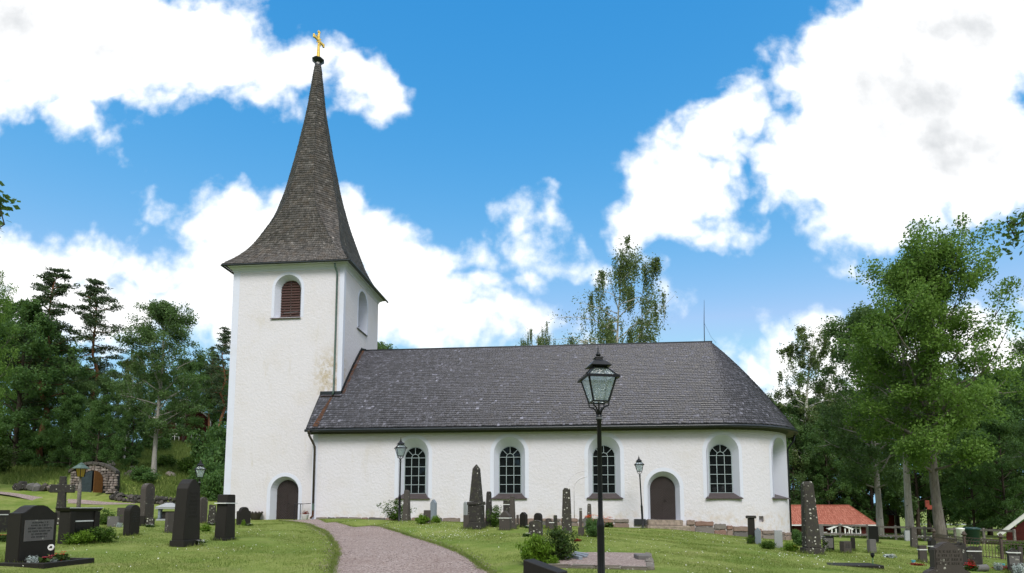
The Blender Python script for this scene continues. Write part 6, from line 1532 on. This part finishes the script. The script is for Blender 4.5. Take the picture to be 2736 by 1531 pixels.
# ------------------------------------------------------------------ grass and clover
def scatter_view(n, y0, y1, margin=80, power=1.0):
    Y = y0*(y1/y0)**rng.uniform(0, 1, n)**power; px = rng.uniform(-margin, 2736+margin, n); return np.stack([(px-CX)/F*Y*1.005, Y], 1)
def clear(P):
    ok = ~inpoly(P, PATHPOLY)
    c, s = math.cos(PH), math.sin(PH); dx, dy = P[:, 0]-CO.x, P[:, 1]-CO.y; u = c*dx - s*dy; v = s*dx + c*dy
    ok &= ~((u > -6.2) & (u < 28.2) & (v > (np.where(u < 0, 1.2, -.05))))
    ok &= ~((u > 14.5) & (u < 21.5) & (v > -.75) & (v < 0))
    bp = np.array([(q.x, q.y) for q in (c00, c10, c11, c01)]); ok &= ~inpoly(P, bp)
    return P[ok]
def blades(P, h0, h1, w, lean=.35):
    n = len(P); z = gz(P[:, 0], P[:, 1]); az = rng.uniform(0, 6.28, n); h = rng.uniform(h0, h1, n); L = rng.normal(0, lean, (n, 2))*h[:, None]; wd = w*rng.uniform(.7, 1.3, n)
    b = np.column_stack([P, z-.01]); dx = np.stack([np.cos(az)*wd/2, np.sin(az)*wd/2, np.zeros(n)], 1); tip = b + np.column_stack([L, h])
    V = np.stack([b-dx, b+dx, tip], 1).reshape(-1, 3); return V, np.arange(3*n).reshape(-1, 3)
P = clear(scatter_view(330000, 9.5, 36, 60, .85)); P = P[P[:, 1] < 44]
far_w = np.clip(P[:, 1]/13, .8, 3); V, Fq = blades(P, .018, .050, .011*far_w, .45)
tag(link('lawn_grass', np_mesh('lawn_grass', V, Fq, MATS['grass_blade'], rng.uniform(0, 1, len(Fq)))), 'short mown grass of the churchyard lawn', 'grass', kind='stuff')
# ragged tufts along the path edges
E_ = []
for A_ in (PL, PR):
    for k in range(9, 88): 
        m_ = 120 if k < 60 else 60; t_ = rng.uniform(0, 1, m_)[:, None]; E_.append(A_[k]*(1-t_) + A_[k+1]*t_ + rng.normal(0, .045, (m_, 2)))
E_ = np.concatenate(E_); V, Fq = blades(E_, .03, .10, .016, .7); tag(link('path_edge_grass', np_mesh('path_edge_grass', V, Fq, MATS['grass_blade'], rng.uniform(0, 1, len(Fq)))), 'ragged grass hanging over the edges of the gravel path', 'grass', kind='stuff')
# longer tufts the mower leaves round stones and posts, and stray pebbles by the path
T_ = []
for (x, y, w) in FOOT + [(o.location.x, o.location.y, .12) for o in bpy.data.objects if o.name.startswith('lamp_post')]:
    n_ = int(70 + 160*w); a = rng.uniform(0, 6.28, n_); q = w*.5 + np.abs(rng.normal(0, .05, n_)) + .01; T_.append(np.stack([x + np.cos(a)*q, y + np.sin(a)*q*.8], 1))
T_ = np.concatenate(T_); T_ = T_[T_[:, 1] < 46]; V, Fq = blades(T_, .05, .15, .018, .35); tag(link('tuft_grass', np_mesh('tuft_grass', V, Fq, MATS['grass_blade'], rng.uniform(0, 1, len(Fq)))), 'longer grass tufts round the feet of stones and posts', 'grass', kind='stuff')
Pp = []
for A_ in (PL, PR):
    for k in range(8, 70): Pp.append(A_[k] + rng.normal(0, .16, (16, 2)))
for k in range(8, 70): t_ = rng.uniform(0, 1, (22, 1)); Pp.append(PL[k]*(1-t_) + PR[k]*t_ + rng.normal(0, .06, (22, 2)))
Pp = np.concatenate(Pp); n_ = len(Pp); oc = np.array([[1,0,0],[0,1,0],[-1,0,0],[0,-1,0],[0,0,1],[0,0,-1]], float); of = np.array([[0,1,4],[1,2,4],[2,3,4],[3,0,4],[1,0,5],[2,1,5],[3,2,5],[0,3,5]])
sz = rng.uniform(.007, .020, (n_, 1, 1))*rng.uniform(.6, 1.3, (n_, 6, 1))*np.array([1, 1, .7]); C = np.column_stack([Pp, gz(Pp[:, 0], Pp[:, 1])+.018])[:, None, :]; ca = rng.uniform(0, 6.28, n_)
o3 = oc[None]*sz; o3 = np.stack([o3[..., 0]*np.cos(ca)[:, None]-o3[..., 1]*np.sin(ca)[:, None], o3[..., 0]*np.sin(ca)[:, None]+o3[..., 1]*np.cos(ca)[:, None], o3[..., 2]], 2)
tag(link('pebbles', np_mesh('pebbles', (C+o3).reshape(-1, 3), (of[None]+6*np.arange(n_)[:, None, None]).reshape(-1, 3), MATS['gravel'])), 'loose pebbles on the gravel path', 'pebbles', kind='stuff')
# meadow grass on the hillside and along the wooden fence
Pm = np.stack([rng.uniform(-52, -14, 90000), rng.uniform(51.5, 92, 90000)], 1); Pm = Pm[(np.abs(Pm[:, 0]/Pm[:, 1]*F+CX-243) > 62) | (Pm[:, 1] > 55.5)]
V1, F1 = blades(Pm, .25, .75, .05, .35); f_ = np.array([(f0.x, f0.y), (f1.x, f1.y), (f2.x, f2.y)]); t_ = rng.uniform(0, 1, 30000); bx = np.interp(t_, [0, .6, 1], f_[:, 0]); by = np.interp(t_, [0, .6, 1], f_[:, 1]) + np.abs(rng.normal(0, 3.0, 30000)) + .15
V2, F2 = blades(np.stack([bx, by], 1), .12, .34, .03, .35); V = np.concatenate([V1, V2]); Fq = np.concatenate([F1, F2+len(V1)]); tag(link('meadow_grass', np_mesh('meadow_grass', V, Fq, MATS['meadow'], rng.uniform(0, 1, len(Fq)))), 'long meadow grass on the hillside and behind the wooden fence', 'grass', kind='stuff')
def dots(P, size, mat, name, label, cat, hgt):
    n = len(P); z = gz(P[:, 0], P[:, 1]); C = np.column_stack([P, z + hgt*rng.uniform(.6, 1.2, n)]); V = leaf_quads(C, size, rng, .9, .2); tag(link(name, np_mesh(name, V, np.arange(len(V)).reshape(-1, 4), MATS[mat])), label, cat, kind='stuff')
Pc = clear(scatter_view(700, 10, 30)); cl = []
for (px, py, n_, sp) in ((1180,1425,160,.9),(1240,1432,150,.8),(1060,1403,60,.7),(1150,1408,80,.8),(1900,1440,90,1.2),(1880,1425,60,1.0),(2150,1490,90,.9),(1700,1465,60,1.3),(760,1425,70,1.2),(620,1470,50,1.0)):
    q = G(px, py)[0]; cl.append(np.array([q.x, q.y]) + rng.normal(0, 1, (n_, 2))*np.array([sp, sp*1.3]))
Pc = clear(np.concatenate([Pc] + cl)); dots(Pc, .024, 'petal_white', 'clover_flowers', 'white clover heads scattered over the lawn', 'flowers', .05)
t_ = rng.uniform(.05, .8, 500); bx = np.interp(t_, [0, .6, 1], f_[:, 0]); by = np.interp(t_, [0, .6, 1], f_[:, 1]) + np.abs(rng.normal(0, 1.2, 500)) + .2; dots(np.stack([bx, by], 1), .11, 'petal_white', 'daisies', 'white daisies behind the wooden fence', 'flowers', .34)
